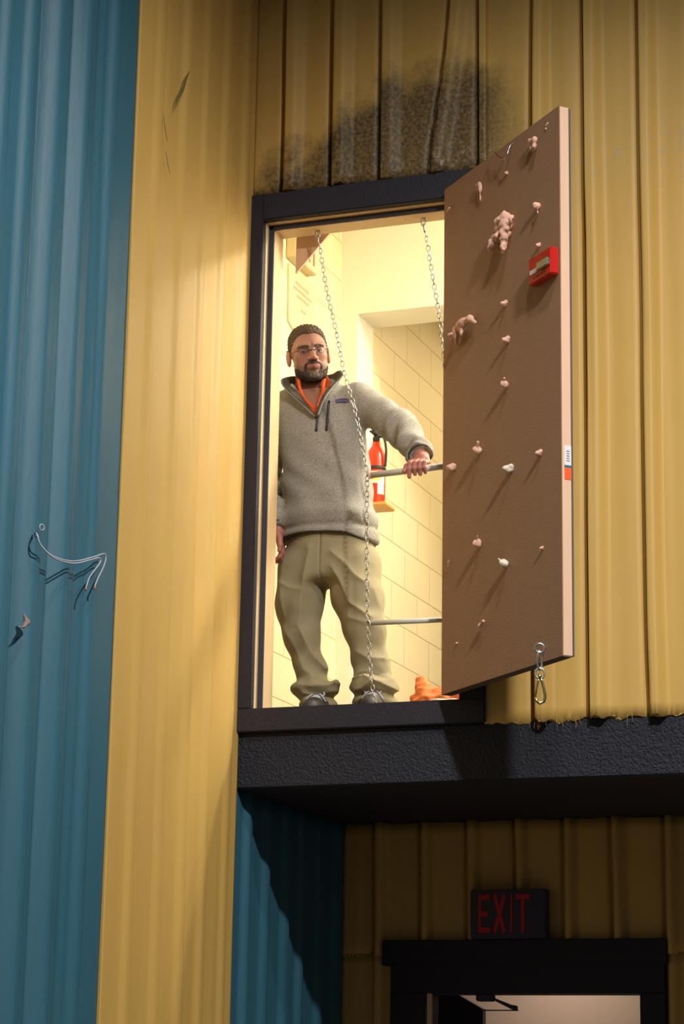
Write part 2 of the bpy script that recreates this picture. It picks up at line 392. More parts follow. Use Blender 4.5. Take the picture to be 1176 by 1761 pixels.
rib_mesh('wall_left_lower', 0.0, 1.27, 0.0, 2.83, [r-0.075 for r in (0.152, 0.352, 0.562, 0.75, 0.96, 1.17)], M['teal'], sp, 0.06, dz=0.08, seed=8.0, **kw)
back_ribs = [0.151, 0.367, 0.583, 0.80, 1.02, 1.229, 1.463, 1.68, 1.9, 2.12, 2.34, 2.56]
bp_ = lambda u, h, z: (u, 1.26-h, z)
def bslant(i, z): return 0.02*max(0, (2.8-z))*(1 if i in (3, 5) else 0.2)
rib_mesh('wall_back', 0.0, 3.0, 2.24, 2.821, back_ribs, M['yellow'], bp_, 0.06, jagtop=0.004, height=0.05, width=0.062, steep=0.010, grv=0.03, slant=bslant, seed=9.0)
rib_mesh('wall_back_left', 0.0, 0.26, 0.0, 2.25, [0.151], M['yellow'], bp_, 0.06, height=0.04, width=0.062, steep=0.010, seed=9.0)
rib_mesh('wall_back_right', 1.44, 3.0, 0.0, 2.25, [1.463, 1.68, 1.9, 2.12, 2.34, 2.56], M['yellow'], bp_, 0.06, height=0.04, width=0.062, steep=0.010, seed=9.0)
struct(link('floor', box(B(), (-0.2, -6, -0.05), (5, 1.3, 0.0)), M['floor']))

# platform: sill, beam, soffit
def roughbox(bm, lo, hi): return box(bm, lo, hi, 0.004)
struct(link('trim_1', roughbox(B(), (0.0, 0.004, 2.823), (3.2, 0.12, 3.045)), M['beam']))
struct(link('ceiling', box(B(), (0.0, 0.12, 2.823), (3.2, 1.35, 2.90)), M['soffit']))
struct(link('trim_2', roughbox(B(), (0.0, -0.022, 3.045), (1.045, 0.12, 3.14)), M['black']))
# hatch casing
struct(link('trim_3', roughbox(B(), (0.0, -0.022, 3.14), (0.063, 0.03, 5.35)), M['black']))
struct(link('trim_4', roughbox(B(), (0.063, -0.022, 5.232), (1.045, 0.03, 5.35)), M['black']))
struct(link('trim_5', roughbox(B(), (0.945, -0.022, 3.14), (1.045, 0.03, 5.232)), M['black']))
# jambs: rabbet, stop with gasket, inner jamb
def jamb(name, x0, s):
    bm = B(); a, b2 = sorted((x0, x0-s*0.06)); box(bm, (a, 0.012, 3.14), (b2, 0.15, 5.232 if s > 0 else 5.232))
    a, b2 = sorted((x0, x0+s*0.022)); box(bm, (a, 0.052, 3.14), (b2, 0.15, 5.232))
    o = struct(link(name, bm, M['wood']))
    a, b2 = sorted((x0+s*0.001, x0+s*0.0225)); g = link('gasket', box(B(), (a, 0.040, 3.14), (b2, 0.052, 5.225), 0.002), M['gasket'], o)
jamb('trim_6', 0.066, 1); jamb('trim_7', 0.945, -1)
bm = B(); box(bm, (0.066, 0.012, 5.228), (0.945, 0.15, 5.30)); box(bm, (0.088, 0.052, 5.206), (0.925, 0.15, 5.23))
o = struct(link('trim_8', bm, M['wood'])); link('gasket', box(B(), (0.067, 0.040, 5.207), (0.944, 0.052, 5.227), 0.002), M['gasket'], o)
link('knot', cyl(B(), (0.66, 0.10, 5.2062), (0.66, 0.10, 5.2052), 0.006, 12), M['tan'], o)
# plywood gusset in the corner of the hatch
g = link('corner_gusset', prism(B(), [(0.134, 0.185, 5.30), (0.134, 0.185, 5.055), (0.30, 0.185, 5.235), (0.30, 0.185, 5.30)], (0, 0.012, 0)), M['edgewood'])
tag(g, 'triangular plywood corner brace under the head of the open hatch', 'wood panel')

# ------------------------------------------------------------------ room behind the hatch
struct(link('floor_room', box(B(), (-0.35, 0.12, 3.04), (2.6, 6.2, 3.14)), M['floor']))
struct(link('wall_room_left', box(B(), (-0.35, 0.12, 3.0), (-0.187, 1.7, 5.95)), M['block']))
bm = B(); box(bm, (-0.3, 1.6, 3.14), (-0.1, 1.83, 5.95)); box(bm, (-0.1, 1.6, 5.365), (2.6, 1.83, 5.95)); box(bm, (1.5, 1.6, 3.14), (2.6, 1.83, 5.365))
struct(link('wall_room_back', bm, M['cream']))
struct(link('wall_landing_left', box(B(), (-0.3, 1.83, 3.14), (-0.1, 6.2, 5.95)), M['block']))
struct(link('wall_landing_end', box(B(), (-0.3, 6.0, 3.14), (2.6, 6.2, 5.95)), M['cream']))
struct(link('wall_room_right', box(B(), (2.3, 0.12, 3.14), (2.5, 6.2, 5.95)), M['cream']))
struct(link('ceiling_room', box(B(), (-0.35, 0.12, 5.85), (2.6, 6.2, 5.95)), M['cream']))
bm = B(); box(bm, (-0.35, 0.12, 5.232), (2.6, 0.18, 5.95)); box(bm, (-0.35, 0.1, 3.0), (0.03, 0.18, 5.3)); box(bm, (1.0, 0.1, 3.0), (2.6, 0.18, 5.3))
struct(link('wall_room_front', bm, M['cream']))

# exit sign on the left wall of the room
def strokes(bm, letter, f, t):
    """block letter from strokes; f(u,v) -> 3D point, u,v in 0..1 cell, t = extrude vector"""
    cnt = [0]
    def s(a, b2, w):
        cnt[0] += 1; e = Vector(t)*(0.12*cnt[0])
        a = Vector(a); b2 = Vector(b2); d = (b2-a).normalized(); n = Vector((-d.y, d.x))*w/2
        prism(bm, [f(*(a+n))+e, f(*(b2+n))+e, f(*(b2-n))+e, f(*(a-n))+e], t)
    if letter == 'E': s((0.12, 0), (0.12, 1), .24); s((0, 0.07), (1, 0.07), .14); s((0, 0.5), (0.8, 0.5), .14); s((0, 0.93), (1, 0.93), .14)
    if letter == 'X': s((0.12, 0), (0.88, 1), .24); s((0.12, 1), (0.88, 0), .24)
    if letter == 'I': s((0.5, 0), (0.5, 1), .3)
    if letter == 'T': s((0.5, 0), (0.5, 1), .24); s((0, 0.93), (1, 0.93), .14)
    return bm
t = thing('exit_sign', 'cream exit sign with red letters on the lit room wall, half behind the brace', 'sign', (-0.187, 1.0, 5.4))
link('housing', box(B(), (-0.187, 0.86, 5.405), (-0.135, 1.135, 5.62), 0.003), M['signwhite'], t)
for L_, a, b2 in (('E', 0.885, 0.935), ('X', 0.95, 1.0), ('I', 1.015, 1.045), ('T', 1.055, 1.11)):
    f = lambda u, v, a=a, b2=b2: Vector((-0.1352, a+(b2-a)*u, 5.435+0.15*v))
    link('letter', strokes(B(), L_, f, (0.0018, 0, 0)), M['exitpaint'], t)
t = thing('notice_plate', 'cream clipped-corner notice plate with faded red print on the room wall', 'sign', (-0.187, 1.0, 5.2))
link('plate', prism(B(), [(-0.187, 0.88, 5.385), (-0.187, 0.892, 5.106), (-0.187, 0.997, 5.07), (-0.187, 1.21, 5.10), (-0.187, 1.238, 5.345), (-0.187, 1.19, 5.39)], (0.008, 0, 0)), M['signwhite'], t)
for k, (y0, y1, z) in enumerate(((0.97, 1.13, 5.315), (0.95, 1.16, 5.285), (0.99, 1.14, 5.255), (1.05, 1.10, 5.20))):
    bm = B(); y = y0
    while y < y1: box(bm, (-0.1792, y, z), (-0.178, y+0.012, z+0.014)); y += 0.019
    link('print_line', bm, M['pinkink'], t)

# fire extinguisher
cx, cy = -0.030, 1.70
t = thing('fire_extinguisher', 'red fire extinguisher on a small tan bracket behind the standing man', 'extinguisher', (cx, cy, 4.42))
link('cylinder', lathe(B(), [(0.040, 4.415), (0.046, 4.425), (0.046, 4.64), (0.044, 4.665), (0.036, 4.69), (0.022, 4.71), (0.018, 4.73)], (cx, cy)), M['red_paint'], t, True)
link('band', lathe(B(), [(0.047, 4.585), (0.0495, 4.587), (0.0495, 4.602), (0.047, 4.604)], (cx, cy)), M['blackrub'], t, True)
bm = B(); lathe(bm, [(0.016, 4.73), (0.018, 4.75), (0.012, 4.765)], (cx, cy)); box(bm, (cx-0.01, cy-0.07, 4.765), (cx+0.01, cy+0.02, 4.773)); box(bm, (cx-0.01, cy-0.065, 4.785), (cx+0.01, cy+0.02, 4.793)); box(bm, (cx-0.008, cy, 4.76), (cx+0.008, cy+0.02, 4.79))
link('valve_handle', bm, M['blackrub'], t)
def arcpatch(r, z0, z1, a0, a1, n=12):
    bm = B(); A = [math.radians(a0+(a1-a0)*i/n) for i in range(n+1)]
    lo = [[bm.verts.new((cx+q*math.cos(a), cy+q*math.sin(a), z)) for a in A] for q, z in ((r, z0), (r, z1), (r+.001, z1), (r+.001, z0))]
    for k in range(4):
        for i in range(n): bm.faces.new((lo[k][i], lo[k][i+1], lo[(k+1) % 4][i+1], lo[(k+1) % 4][i]))
    bmesh.ops.recalc_face_normals(bm, faces=bm.faces[:]); return bm
link('label', arcpatch(0.0462, 4.515, 4.575, -150, -10), M['paper'], t)
link('label_band', arcpatch(0.0473, 4.53, 4.54, -150, -40), M['yellowlabel'], t)
link('inspection_tag', arcpatch(0.0475, 4.46, 4.525, -60, -15), M['paper'], t)
link('hose', tube(B(), spline([(cx+0.02, cy-0.01, 4.755), (cx+0.05, cy-0.03, 4.74), (cx+0.062, cy-0.03, 4.68), (cx+0.055, cy-0.02, 4.60)]), 0.006), M['blackrub'], t, True)
b_ = link('extinguisher_bracket', box(B(), (-0.099, 1.62, 4.393), (0.048, 1.765, 4.412), 0.004), M['tan']); tag(b_, 'small tan ledge under the red fire extinguisher', 'bracket')

# ------------------------------------------------------------------ hatch door
hx, hy, th = 0.88029, -0.05235, 0.78365
D_ = Vector((math.cos(th), -math.sin(th), 0)); N_ = Vector((-math.sin(th), -math.cos(th), 0))
Z0, Z1, DW, DT = 3.154, 5.254, 0.9395, 0.0448
def dp(u, z, o=0.0): return Vector((hx, hy, 0))+D_*u+N_*o+Vector((0, 0, z))
DM = Matrix(((D_.x, 0, N_.x, hx), (D_.y, 0, N_.y, hy), (0, 1, 0, 0), (0, 0, 0, 1)))   # local (u, z, out)
def dbox(bm, u0, z0, o0, u1, z1, o1, bev=0.0):
    b2 = B(); box(b2, (u0, z0, o0), (u1, z1, o1), bev); xform(b2, DM); bmesh.ops.recalc_face_normals(b2, faces=b2.faces[:])
    d = bpy.data.meshes.new('t'); b2.to_mesh(d); b2.free(); bm.from_mesh(d); bpy.data.meshes.remove(d); return bm
door = struct(link('door_1', dbox(B(), 0.003, Z0+0.003, -DT+0.004, DW-0.002, Z1-0.002, -0.004), M['edgewood']))
door['label'] = 'open hatch door with brown hardboard inner face and pale wooden edge'
link('inner_face', dbox(B(), 0.0, Z0, -0.004, DW-0.001, Z1, 0.0), M['hardboard'], door)
link('outer_skin', dbox(B(), -0.001, Z0+0.002, -DT-0.007, DW-0.004, Z1-0.002, -DT+0.0035, 0.002), M['doorside'], door)
bm = B(); dbox(bm, 0.004, Z0-0.002, -DT+0.004, DW-0.003, Z0+0.0028, -0.0045); link('bottom_rail', bm, M['doorside'], door)
st = link('inspection_label', dbox(B(), DW-0.002, 3.855, -0.041, DW-0.0005, 3.929, -0.013), M['white'], door)
bm = B()
for k in range(5): dbox(bm, DW-0.0006, 3.870+k*0.009, -0.034, DW-0.0001, 3.874+k*0.009, -0.021)
link('print', bm, M['greyink'], st)
link('teal_stripe', dbox(B(), DW-0.002, 3.846, -0.041, DW-0.0004, 3.8555, -0.013), M['teal_ink'], door)
link('orange_stripe', dbox(B(), DW-0.002, 3.802, -0.041, DW-0.0004, 3.846, -0.013), M['orange_ink'], door)
for z in (3.45, 4.2, 4.98):
    link('hinge', cyl(B(), dp(-0.012, z-0.05, -0.03), dp(-0.012, z+0.05, -0.03), 0.008, 12), M['steel'], door)

# numpy signed-distance toolkit (surface nets)
def nets(fn, lo, hi, h):
    lo = np.array(lo, float); hi = np.array(hi, float)
    ax = [np.arange(lo[i], hi[i]+h, h, dtype=np.float32) for i in range(3)]
    X, Y, Z = np.meshgrid(*ax, indexing='ij'); V = fn(X, Y, Z).astype(np.float32); del X, Y, Z
    I = V < 0
    cnt = sum(I[a:I.shape[0]-1+a, b:I.shape[1]-1+b, c:I.shape[2]-1+c].astype(np.int8) for a in (0, 1) for b in (0, 1) for c in (0, 1))
    act = np.argwhere((cnt > 0) & (cnt < 8)); n = len(act)
    S = np.zeros((n, 3)); C = np.zeros(n)
    cr = [(a, b, c) for a in (0, 1) for b in (0, 1) for c in (0, 1)]
    for p in cr:
        for k in range(3):
            if p[k] == 0:
                q = list(p); q[k] = 1; q = tuple(q)
                va = V[act[:, 0]+p[0], act[:, 1]+p[1], act[:, 2]+p[2]]; vb = V[act[:, 0]+q[0], act[:, 1]+q[1], act[:, 2]+q[2]]
                m = (va < 0) != (vb < 0); t = np.where(m, va/np.where(m, va-vb, 1), 0)
                for d in range(3): S[:, d] += np.where(m, p[d]+(q[d]-p[d])*t, 0)
                C += m
    verts = (act+S/C[:, None])*h+lo
    idm = np.full(cnt.shape, -1, np.int64); idm[act[:, 0], act[:, 1], act[:, 2]] = np.arange(n)
    F = []
    for k in range(3):
        a, b = (k+1) % 3, (k+2) % 3
        sl0 = [slice(None)]*3; sl1 = [slice(None)]*3
        sl0[k] = slice(0, -1); sl1[k] = slice(1, None)
        A, Bq = I[tuple(sl0)], I[tuple(sl1)]
        e = np.argwhere(A != Bq); e = e[(e[:, a] > 0) & (e[:, b] > 0) & (e[:, a] < idm.shape[a]) & (e[:, b] < idm.shape[b])]
        ins = A[e[:, 0], e[:, 1], e[:, 2]]
        def cell(da, db):
            c = e.copy(); c[:, a] += da; c[:, b] += db; return idm[c[:, 0], c[:, 1], c[:, 2]]
        q = np.stack([cell(-1, -1), cell(0, -1), cell(0, 0), cell(-1, 0)], 1)
        q[~ins] = q[~ins][:, ::-1]; F.append(q)
    F = np.concatenate(F); F = F[(F >= 0).all(1)]
    return verts, F
def meshvf(name, parts, m, parent=None, tint=None):
    off = 0; VV = []; FF = []
    for v, f in parts: VV.append(v); FF.append(f+off); off += len(v)
    v = np.concatenate(VV); f = np.concatenate(FF)
    me = bpy.data.meshes.new(name); me.vertices.add(len(v)); me.vertices.foreach_set('co', v.astype(np.float32).ravel())
    me.loops.add(len(f)*4); me.loops.foreach_set('vertex_index', f.astype(np.int32).ravel())
    me.polygons.add(len(f)); me.polygons.foreach_set('loop_start', np.arange(len(f), dtype=np.int32)*4)
    me.update(calc_edges=True); me.validate()
    me.polygons.foreach_set('use_smooth', [True]*len(me.polygons))
    if tint is not None:
        c = me.color_attributes.new('tint', 'FLOAT_COLOR', 'POINT'); col = tint(v); c.data.foreach_set('color', np.concatenate([col, np.ones((len(v), 1))], 1).astype(np.float32).ravel())
    return link(name, me, m, parent)
def smin(a, b, k=0.02):
    h = np.clip(0.5+0.5*(b-a)/k, 0, 1); return b*(1-h)+a*h-k*h*(1-h)
def smax(a, b, k=0.02): return -smin(-a, -b, k)
def cap(X, Y, Z, a, b, ra, rb=None):
    rb = ra if rb is None else rb
    a = np.array(a, float); b = np.array(b, float); d = b-a; L2 = (d**2).sum()
    px, py, pz = X-a[0], Y-a[1], Z-a[2]; t = np.clip((px*d[0]+py*d[1]+pz*d[2])/L2, 0, 1)
    return np.sqrt((px-t*d[0])**2+(py-t*d[1])**2+(pz-t*d[2])**2)-(ra+(rb-ra)*t)
def ell(X, Y, Z, c, r):
    x, y, z = (X-c[0]), (Y-c[1]), (Z-c[2])
    k0 = np.sqrt((x/r[0])**2+(y/r[1])**2+(z/r[2])**2); k1 = np.sqrt((x/r[0]**2)**2+(y/r[1]**2)**2+(z/r[2]**2)**2)+1e-9
    return k0*(k0-1)/k1
def chain_caps(X, Y, Z, pts, rs, k=0.01):
    d = None
    for i in range(len(pts)-1):
        e = cap(X, Y, Z, pts[i], pts[i+1], rs[i], rs[i+1]); d = e if d is None else smin(d, e, k)
    return d
def wob(X, Y, Z, f, s=0.0): return (np.sin(f*X+1.3*np.sin(f*0.7*Y+s)+s)+np.sin(f*1.1*Y+1.7*np.sin(f*0.8*Z+s*2)+2*s)+np.sin(f*0.9*Z+1.5*np.sin(f*X*0.6+s)+3*s))/3

# foam scraps stuck to the door: (u, z, size, style)
scraps = [(0.764, 5.159, 0.030, 'hook'), (0.318, 5.13, 0.030, 'drip'), (0.067, 5.14, 0.012, 'flat'), (0.539, 5.128, 0.007, 'b'), (0.789, 4.902, 0.013, 'hang'),
          (0.792, 4.744, 0.009, 'b'), (0.529, 4.874, 0.062, 'clump'), (0.529, 4.594, 0.013, 'b'), (0.225, 4.60, 0.06, 'arch'), (0.109, 4.589, 0.017, 'b'),
          (0.547, 4.442, 0.014, 'b'), (0.547, 4.264, 0.014, 'long'), (0.328, 4.059, 0.019, 'long'), (0.794, 3.932, 0.013, 'b'), (0.569, 3.924, 0.019, 'w'),
          (0.104, 4.043, 0.018, 'b'), (0.329, 3.689, 0.017, 'long'), (0.074, 3.673, 0.022, 'thin'), (0.541, 3.567, 0.017, 'wl'), (0.804, 3.572, 0.007, 'b'),
          (0.358, 3.371, 0.017, 'flat'), (0.136, 3.335, 0.005, 'b')]
for i, (u, z, s, sty) in enumerate(scraps):
    def fn(X, Y, Z, u=u, z=z, s=s, sty=sty, i=i):
        a = X-u; b2 = Y-z; c = Z
        if sty == 'clump':
            d = cap(a, b2, c, (-0.01, 0.045, 0.02), (0.03, 0.055, 0.02), 0.026); d = smin(d, cap(a, b2, c, (-0.01, 0.05, 0.02), (-0.075, -0.035, 0.03), 0.022, 0.008), 0.01)
            d = smin(d, cap(a, b2, c, (0.03, 0.05, 0.02), (0.035, -0.07, 0.03), 0.028, 0.012), 0.01); d = smin(d, cap(a, b2, c, (0.05, 0.01, 0.02), (0.085, 0.025, 0.03), 0.012, 0.004), 0.01)
            d = smin(d, cap(a, b2, c, (0.0, 0.03, 0.03), (0.01, -0.02, 0.05), 0.016, 0.008), 0.01); return d+0.008*wob(a, b2, c, 190, i)+0.004*wob(a, b2, c, 90, 3)
        if sty == 'arch':
            d = chain_caps(a, b2, c, [(-0.075, -0.06, 0.02), (-0.055, -0.01, 0.03), (0.0, 0.005, 0.03), (0.05, 0.01, 0.025), (0.08, -0.015, 0.02)], [0.005, 0.015, 0.018, 0.012, 0.009]); d = smin(d, cap(a, b2, c, (-0.01, 0, 0.03), (-0.005, -0.045, 0.035), 0.012, 0.003), 0.008); return d+0.003*wob(a, b2, c, 160, i)
        if sty == 'hook': d = smin(chain_caps(a, b2, c, [(-0.045, 0.012, 0.01), (-0.01, 0.018, 0.02), (0.025, 0.008, 0.02), (0.02, -0.015, 0.02)], [0.005, 0.009, 0.01, 0.008], 0.006), cap(a, b2, c, (-0.005, -0.012, 0.015), (0.01, -0.002, 0.01), 0.01), 0.006)
        elif sty == 'drip': d = smin(chain_caps(a, b2, c, [(-0.025, -0.01, 0.0), (-0.01, 0.03, 0.01), (0.012, 0.03, 0.015), (0.01, 0.0, 0.012)], [0.003, 0.003, 0.006, 0.007], 0.004), cap(a, b2, c, (0.012, 0.03, 0.012), (0.014, -0.06, 0.01), 0.005, 0.002), 0.004)
        elif sty == 'hang': d = smin(ell(a, b2, c, (0, 0, 0.015), (s, s, 0.016)), cap(a, b2, c, (0.004, 0, 0.014), (0.006, -0.035, 0.012), 0.003, 0.0015), 0.005)
        elif sty in ('long', 'wl'):
            q = 1 if sty == 'long' else -1
            d = smin(ell(a, b2, c, (0, 0, 0.02), (s*0.8, s, 0.018)), cap(a, b2, c, (0, 0, 0.02), (q*s*1.3, s*1.2, 0.03), 0.006, 0.004), 0.006)
        elif sty == 'thin': d = chain_caps(a, b2, c, [(-0.02, -0.03, 0.004), (0.0, -0.005, 0.012), (0.022, 0.004, 0.012)], [0.002, 0.004, 0.003], 0.004)
        elif sty == 'flat': d = cap(a, b2, c, (-s, -0.2*s, 0.012), (s*1.2, 0.3*s, 0.018), s*0.5, s*0.35)
        else: d = smin(ell(a, b2, c, (0, 0, s*0.9), (s*.75, s*.8, s*1.3)), cap(a, b2, c, (s*0.5, s*0.5, s*0.6), (-s*.9, -s*1.0, s), s*.5, s*.15), 0.4*s)
        return d+0.16*s*wob(a, b2, c, 3.4/s, i)
    e = max(0.11 if sty in ('clump', 'arch') else 2.6*s, 0.02)
    if sty in ('hook', 'drip'): e = 0.075
    v, f = nets(fn, (u-e, z-e, -0.002), (u+e, z+e, 0.09), max(0.0012, min(0.0035, s/7)))
    v = np.stack([hx+D_.x*v[:, 0]+N_.x*v[:, 2], hy+D_.y*v[:, 0]+N_.y*v[:, 2], v[:, 1]], 1); f = f[:, ::-1]
    meshvf('foam_scrap', [(v, f)], M['foamwhite'] if sty[0] == 'w' else M['foam'], door)
HK_ = [dp(0.472, 5.236, 0.020), dp(0.51, 5.205, 0.024), dp(0.555, 5.178, 0.026), dp(0.576, 5.187, 0.024), dp(0.580, 5.22, 0.014), dp(0.580, 5.238, 0.0)]
link('wire_hook', tube(B(), spline(HK_), 0.0028), M['steel'], door, True)
for u, z in ((0.845, 5.21), (0.84, 5.198), (0.853, 5.214)):
    link('bright_screw', cyl(B(), dp(u, z, -0.001), dp(u, z, 0.004), 0.0042, 12), M['signwhite'], door)
# door alarm
al = link('alarm_box', dbox(B(), 0.765, 4.585, 0.0, 0.930, 4.690, 0.035, 0.004), M['red'], door)
al['label'] = 'red plastic alarm box with a clear lens'
link('alarm_lens', dbox(B(), 0.835, 4.618, 0.034, 0.925, 4.655, 0.046, 0.006), M['lens'], al)
link('white_panel', dbox(B(), 0.775, 4.622, 0.034, 0.83, 4.640, 0.037, 0.001), M['white'], al)
link('sounder_slots', (lambda b: [dbox(b, 0.80+0.02*k, 4.602, 0.034, 0.812+0.02*k, 4.606, 0.0357) for k in range(5)] and b)(B()), M['blackrub'], al)

# ------------------------------------------------------------------ chains and rails
def link_mesh(L, Wd, r):
    bm = B(); pts = []; a = (L-Wd)/2; R = Wd/2-r
    for k in range(9): t = math.pi*k/8; pts.append((R*math.cos(t), 0, a+R*math.sin(t)))
    for k in range(9): t = math.pi+math.pi*k/8; pts.append((R*math.cos(t), 0, -a+R*math.sin(t)))
    tube(bm, pts, r, 6, closed=True); d = bpy.data.meshes.new('chain_link'); bm.to_mesh(d); bm.free(); d.materials.append(M['chain'])
    d.polygons.foreach_set('use_smooth', [True]*len(d.polygons)); return d
LK = link_mesh(0.030, 0.020, 0.0021)
LK2 = link_mesh(0.042, 0.026, 0.0028)
def place_link(me, p, d, rot, parent):
    o = bpy.data.objects.new('link', me); COL.objects.link(o); o.parent = parent
    q = Vector(d).to_track_quat('Z', 'X'); m = Matrix.Translation(Vector(p)-parent.location) @ q.to_matrix().to_4x4() @ Matrix.Rotation(rot, 4, 'Z')
    o.matrix_local = m; return o
def make_chain(pts, label, pitch=0.0218, start=0.5):
    t = thing('chain', label, 'chain', pts[0], None)
    sp_ = spline(pts, 30); k = 0; acc = 0; prev = sp_[0]; nxt = pitch*start
    hk = link('screw_hook', tube(B(), [Vector(pts[0])+Vector((0, 0, 0.02)), Vector(pts[0])+Vector((0, 0, -0.012))], 0.003, 8), M['chain'], t)
    place_link(LK2, Vector(pts[0])-Vector((0, 0, 0.018)), (0.1, 0, -1), 0.3, t)
    place_link(LK2, Vector(pts[0])-Vector((-0.003, 0, 0.046)), (0.1, 0, -1), 1.2, t)
    nxt = 0.075; cnt = 0
    for p in sp_[1:]:
        seg = (p-prev).length
        while acc+seg >= nxt and cnt < 97:
            a = prev.lerp(p, (nxt-acc)/seg); place_link(LK, a, (p-prev), (0.15 if cnt % 2 else 1.45)+0.25*math.sin(cnt*1.7), t); nxt += pitch; cnt += 1
        acc += seg; prev = p
    return t
make_chain([(0.265, 0.1, 5.206), (0.307, 0.1, 4.956), (0.358, 0.1, 4.744), (0.397, 0.1, 4.561), (0.452, 0.095, 4.38), (0.496, 0.09, 4.176), (0.508, 0.09, 4.108), (0.510, 0.09, 3.978), (0.512, 0.09, 3.782), (0.518, 0.09, 3.54), (0.522, 0.09, 3.489), (0.53, 0.09, 3.349), (0.553, 0.09, 3.17), (0.565, 0.11, 3.144)],
           'steel chain hanging across the front of the man to the sill')
make_chain([(0.739, 0.1, 5.206), (0.784, 0.1, 4.929), (0.811, 0.1, 4.774), (0.827, 0.1, 4.641), (0.850, 0.1, 4.4), (0.862, 0.095, 4.12), (0.866, 0.095, 3.8), (0.868, 0.095, 3.49)],
           'steel chain that disappears behind the edge of the open hatch door')
def rail(z0, z1, r, label, group='grey pipe rails between the chains'):
    t = thing('pipe_rail', label, 'rail', (0.52, 0.1, z0))
    link('pipe', cyl(B(), (0.520, 0.105, z0), (0.852, 0.105, z1), r, 16), M['rail'], t, True)
    for x, z in ((0.516, z0), (0.866, z1)):
        link('end_cap', cyl(B(), (x-0.006, 0.105, z), (x+0.006, 0.105, z), r*1.12, 16), M['foam'] if x < 0.6 else M['rail'], t, True)
rail(4.108, 4.122, 0.0135, 'grey pipe rail gripped by the man\'s hand')
rail(3.489, 3.485, 0.0105, 'lower grey pipe rail beside the man\'s shin')

# snap hook hanging from the bottom of the door
def ring(bm, c, R, r, ax1, ax2, n=20, sx=1.0, sy=1.0):
    ax1 = Vector(ax1); ax2 = Vector(ax2)
    return tube(bm, [Vector(c)+ax1*R*sx*math.cos(2*math.pi*k/n)+ax2*R*sy*math.sin(2*math.pi*k/n) for k in range(n)], r, 8, closed=True)
c0 = dp(0.813, 3.200, 0.022)
t = thing('snap_hook', 'steel snap hook hanging from an eye bolt low on the open hatch door', 'hook', c0)
zv = Vector((0, 0, 1)); rv = Vector((0.94, 0.34, 0))
link('eye_bolt', tube(ring(B(), c0, 0.0165, 0.0042, rv, zv), [c0+Vector((0.0, 0.0, 0.004))-N_*0.014, c0-N_*0.024], 0.004), M['steel'], t, True)
link('quick_link', ring(B(), c0-zv*0.045, 0.012, 0.0038, N_, zv, sx=0.75, sy=2.9), M['steel'], t, True)
link('swivel_ring', ring(B(), c0-zv*0.092, 0.017, 0.004, rv, zv, sy=1.1), M['chain'], t, True)
c1 = c0-zv*0.150
link('carabiner', tube(B(), [c1+rv*a+zv*b2 for a, b2 in ((0.001, 0.045), (0.008, 0.03), (0.015, 0.0), (0.019, -0.025), (0.014, -0.043), (0.001, -0.050), (-0.012, -0.042), (-0.016, -0.028))], [0.005, 0.005, 0.0055, 0.006, 0.006, 0.006, 0.0055, 0.005], 10), M['brass'], t, True)
link('gate', tube(B(), [c1+rv*a+zv*b2 for a, b2 in ((-0.016, -0.026), (-0.012, 0.0), (-0.006, 0.03), (-0.001, 0.043))], 0.0035, 8), M['brass'], t, True)
link('swivel', cyl(B(), c1+zv*0.040, c1+zv*0.054, 0.0075, 12), M['brass'], t, True)

# orange cloth bundle and paper on the room floor
def rag(X, Y, Z):
    d = chain_caps(X, Y, Z, [(0.50, 0.95, 3.16), (0.475, 0.95, 3.30), (0.462, 0.95, 3.405)], [0.07, 0.05, 0.016], 0.03)
    d = smin(d, chain_caps(X, Y, Z, [(0.47, 0.95, 3.36), (0.53, 0.93, 3.30), (0.60, 0.95, 3.34), (0.66, 0.96, 3.36)], [0.025, 0.05, 0.045, 0.03], 0.02), 0.03)
    d = smin(d, cap(X, Y, Z, (0.5, 0.95, 3.2), (0.72, 0.96, 3.2), 0.07, 0.05), 0.04)
    return smax(d+0.010*wob(X, Y, Z, 70, 1)+0.006*wob(X, Y, Z, 130, 4), 3.142-Z, 0.005)
o = meshvf('crumpled_cloth', [nets(rag, (0.38, 0.82, 3.13), (0.82, 1.09, 3.45), 0.005)], M['orange_rag']); tag(o, 'crumpled orange cloth heaped on the floor beside the hatch door', 'cloth')
def pap(X, Y, Z): return smax(smin(ell(X, Y, Z, (0.80, 0.22, 3.160), (0.080, 0.040, 0.030)), ell(X, Y, Z, (0.70, 0.23, 3.150), (0.03, 0.03, 0.034)), 0.02)+0.008*wob(X, Y, Z, 90, 2), 3.142-Z, 0.003)
o = meshvf('crumpled_paper', [nets(pap, (0.62, 0.16, 3.13), (0.90, 0.29, 3.24), 0.006)], M['paper']); tag(o, 'crumpled white paper on the hatch floor beside the foot of the door', 'paper')

# ------------------------------------------------------------------ lower doorway under the platform
y0 = 1.20
bm = B(); box(bm, (0.207, y0, 2.195), (1.475, 1.262, 2.305), 0.004); box(bm, (0.244, y0+0.01, 2.077), (1.46, 1.40, 2.20), 0.003)
struct(link('trim_9', bm, M['darkdoor']))
bm = B(); box(bm, (0.244, y0+0.01, 0.0), (0.405, 1.40, 2.08), 0.003); box(bm, (1.353, y0+0.01, 0.0), (1.46, 1.40, 2.08), 0.003)
struct(link('trim_10', bm, M['darkdoor']))
struct(link('trim_11', box(B(), (0.412, 1.215, 0.0), (0.430, 1.235, 2.078), 0.001), M['wood']))
struct(link('wall_corridor_back', box(B(), (-0.3, 3.3, 0.0), (3.0, 3.35, 2.75)), M['corrwall']))
struct(link('wall_corridor_left', box(B(), (-0.3, 1.35, 0.0), (-0.25, 3.35, 2.75)), M['darkdoor']))
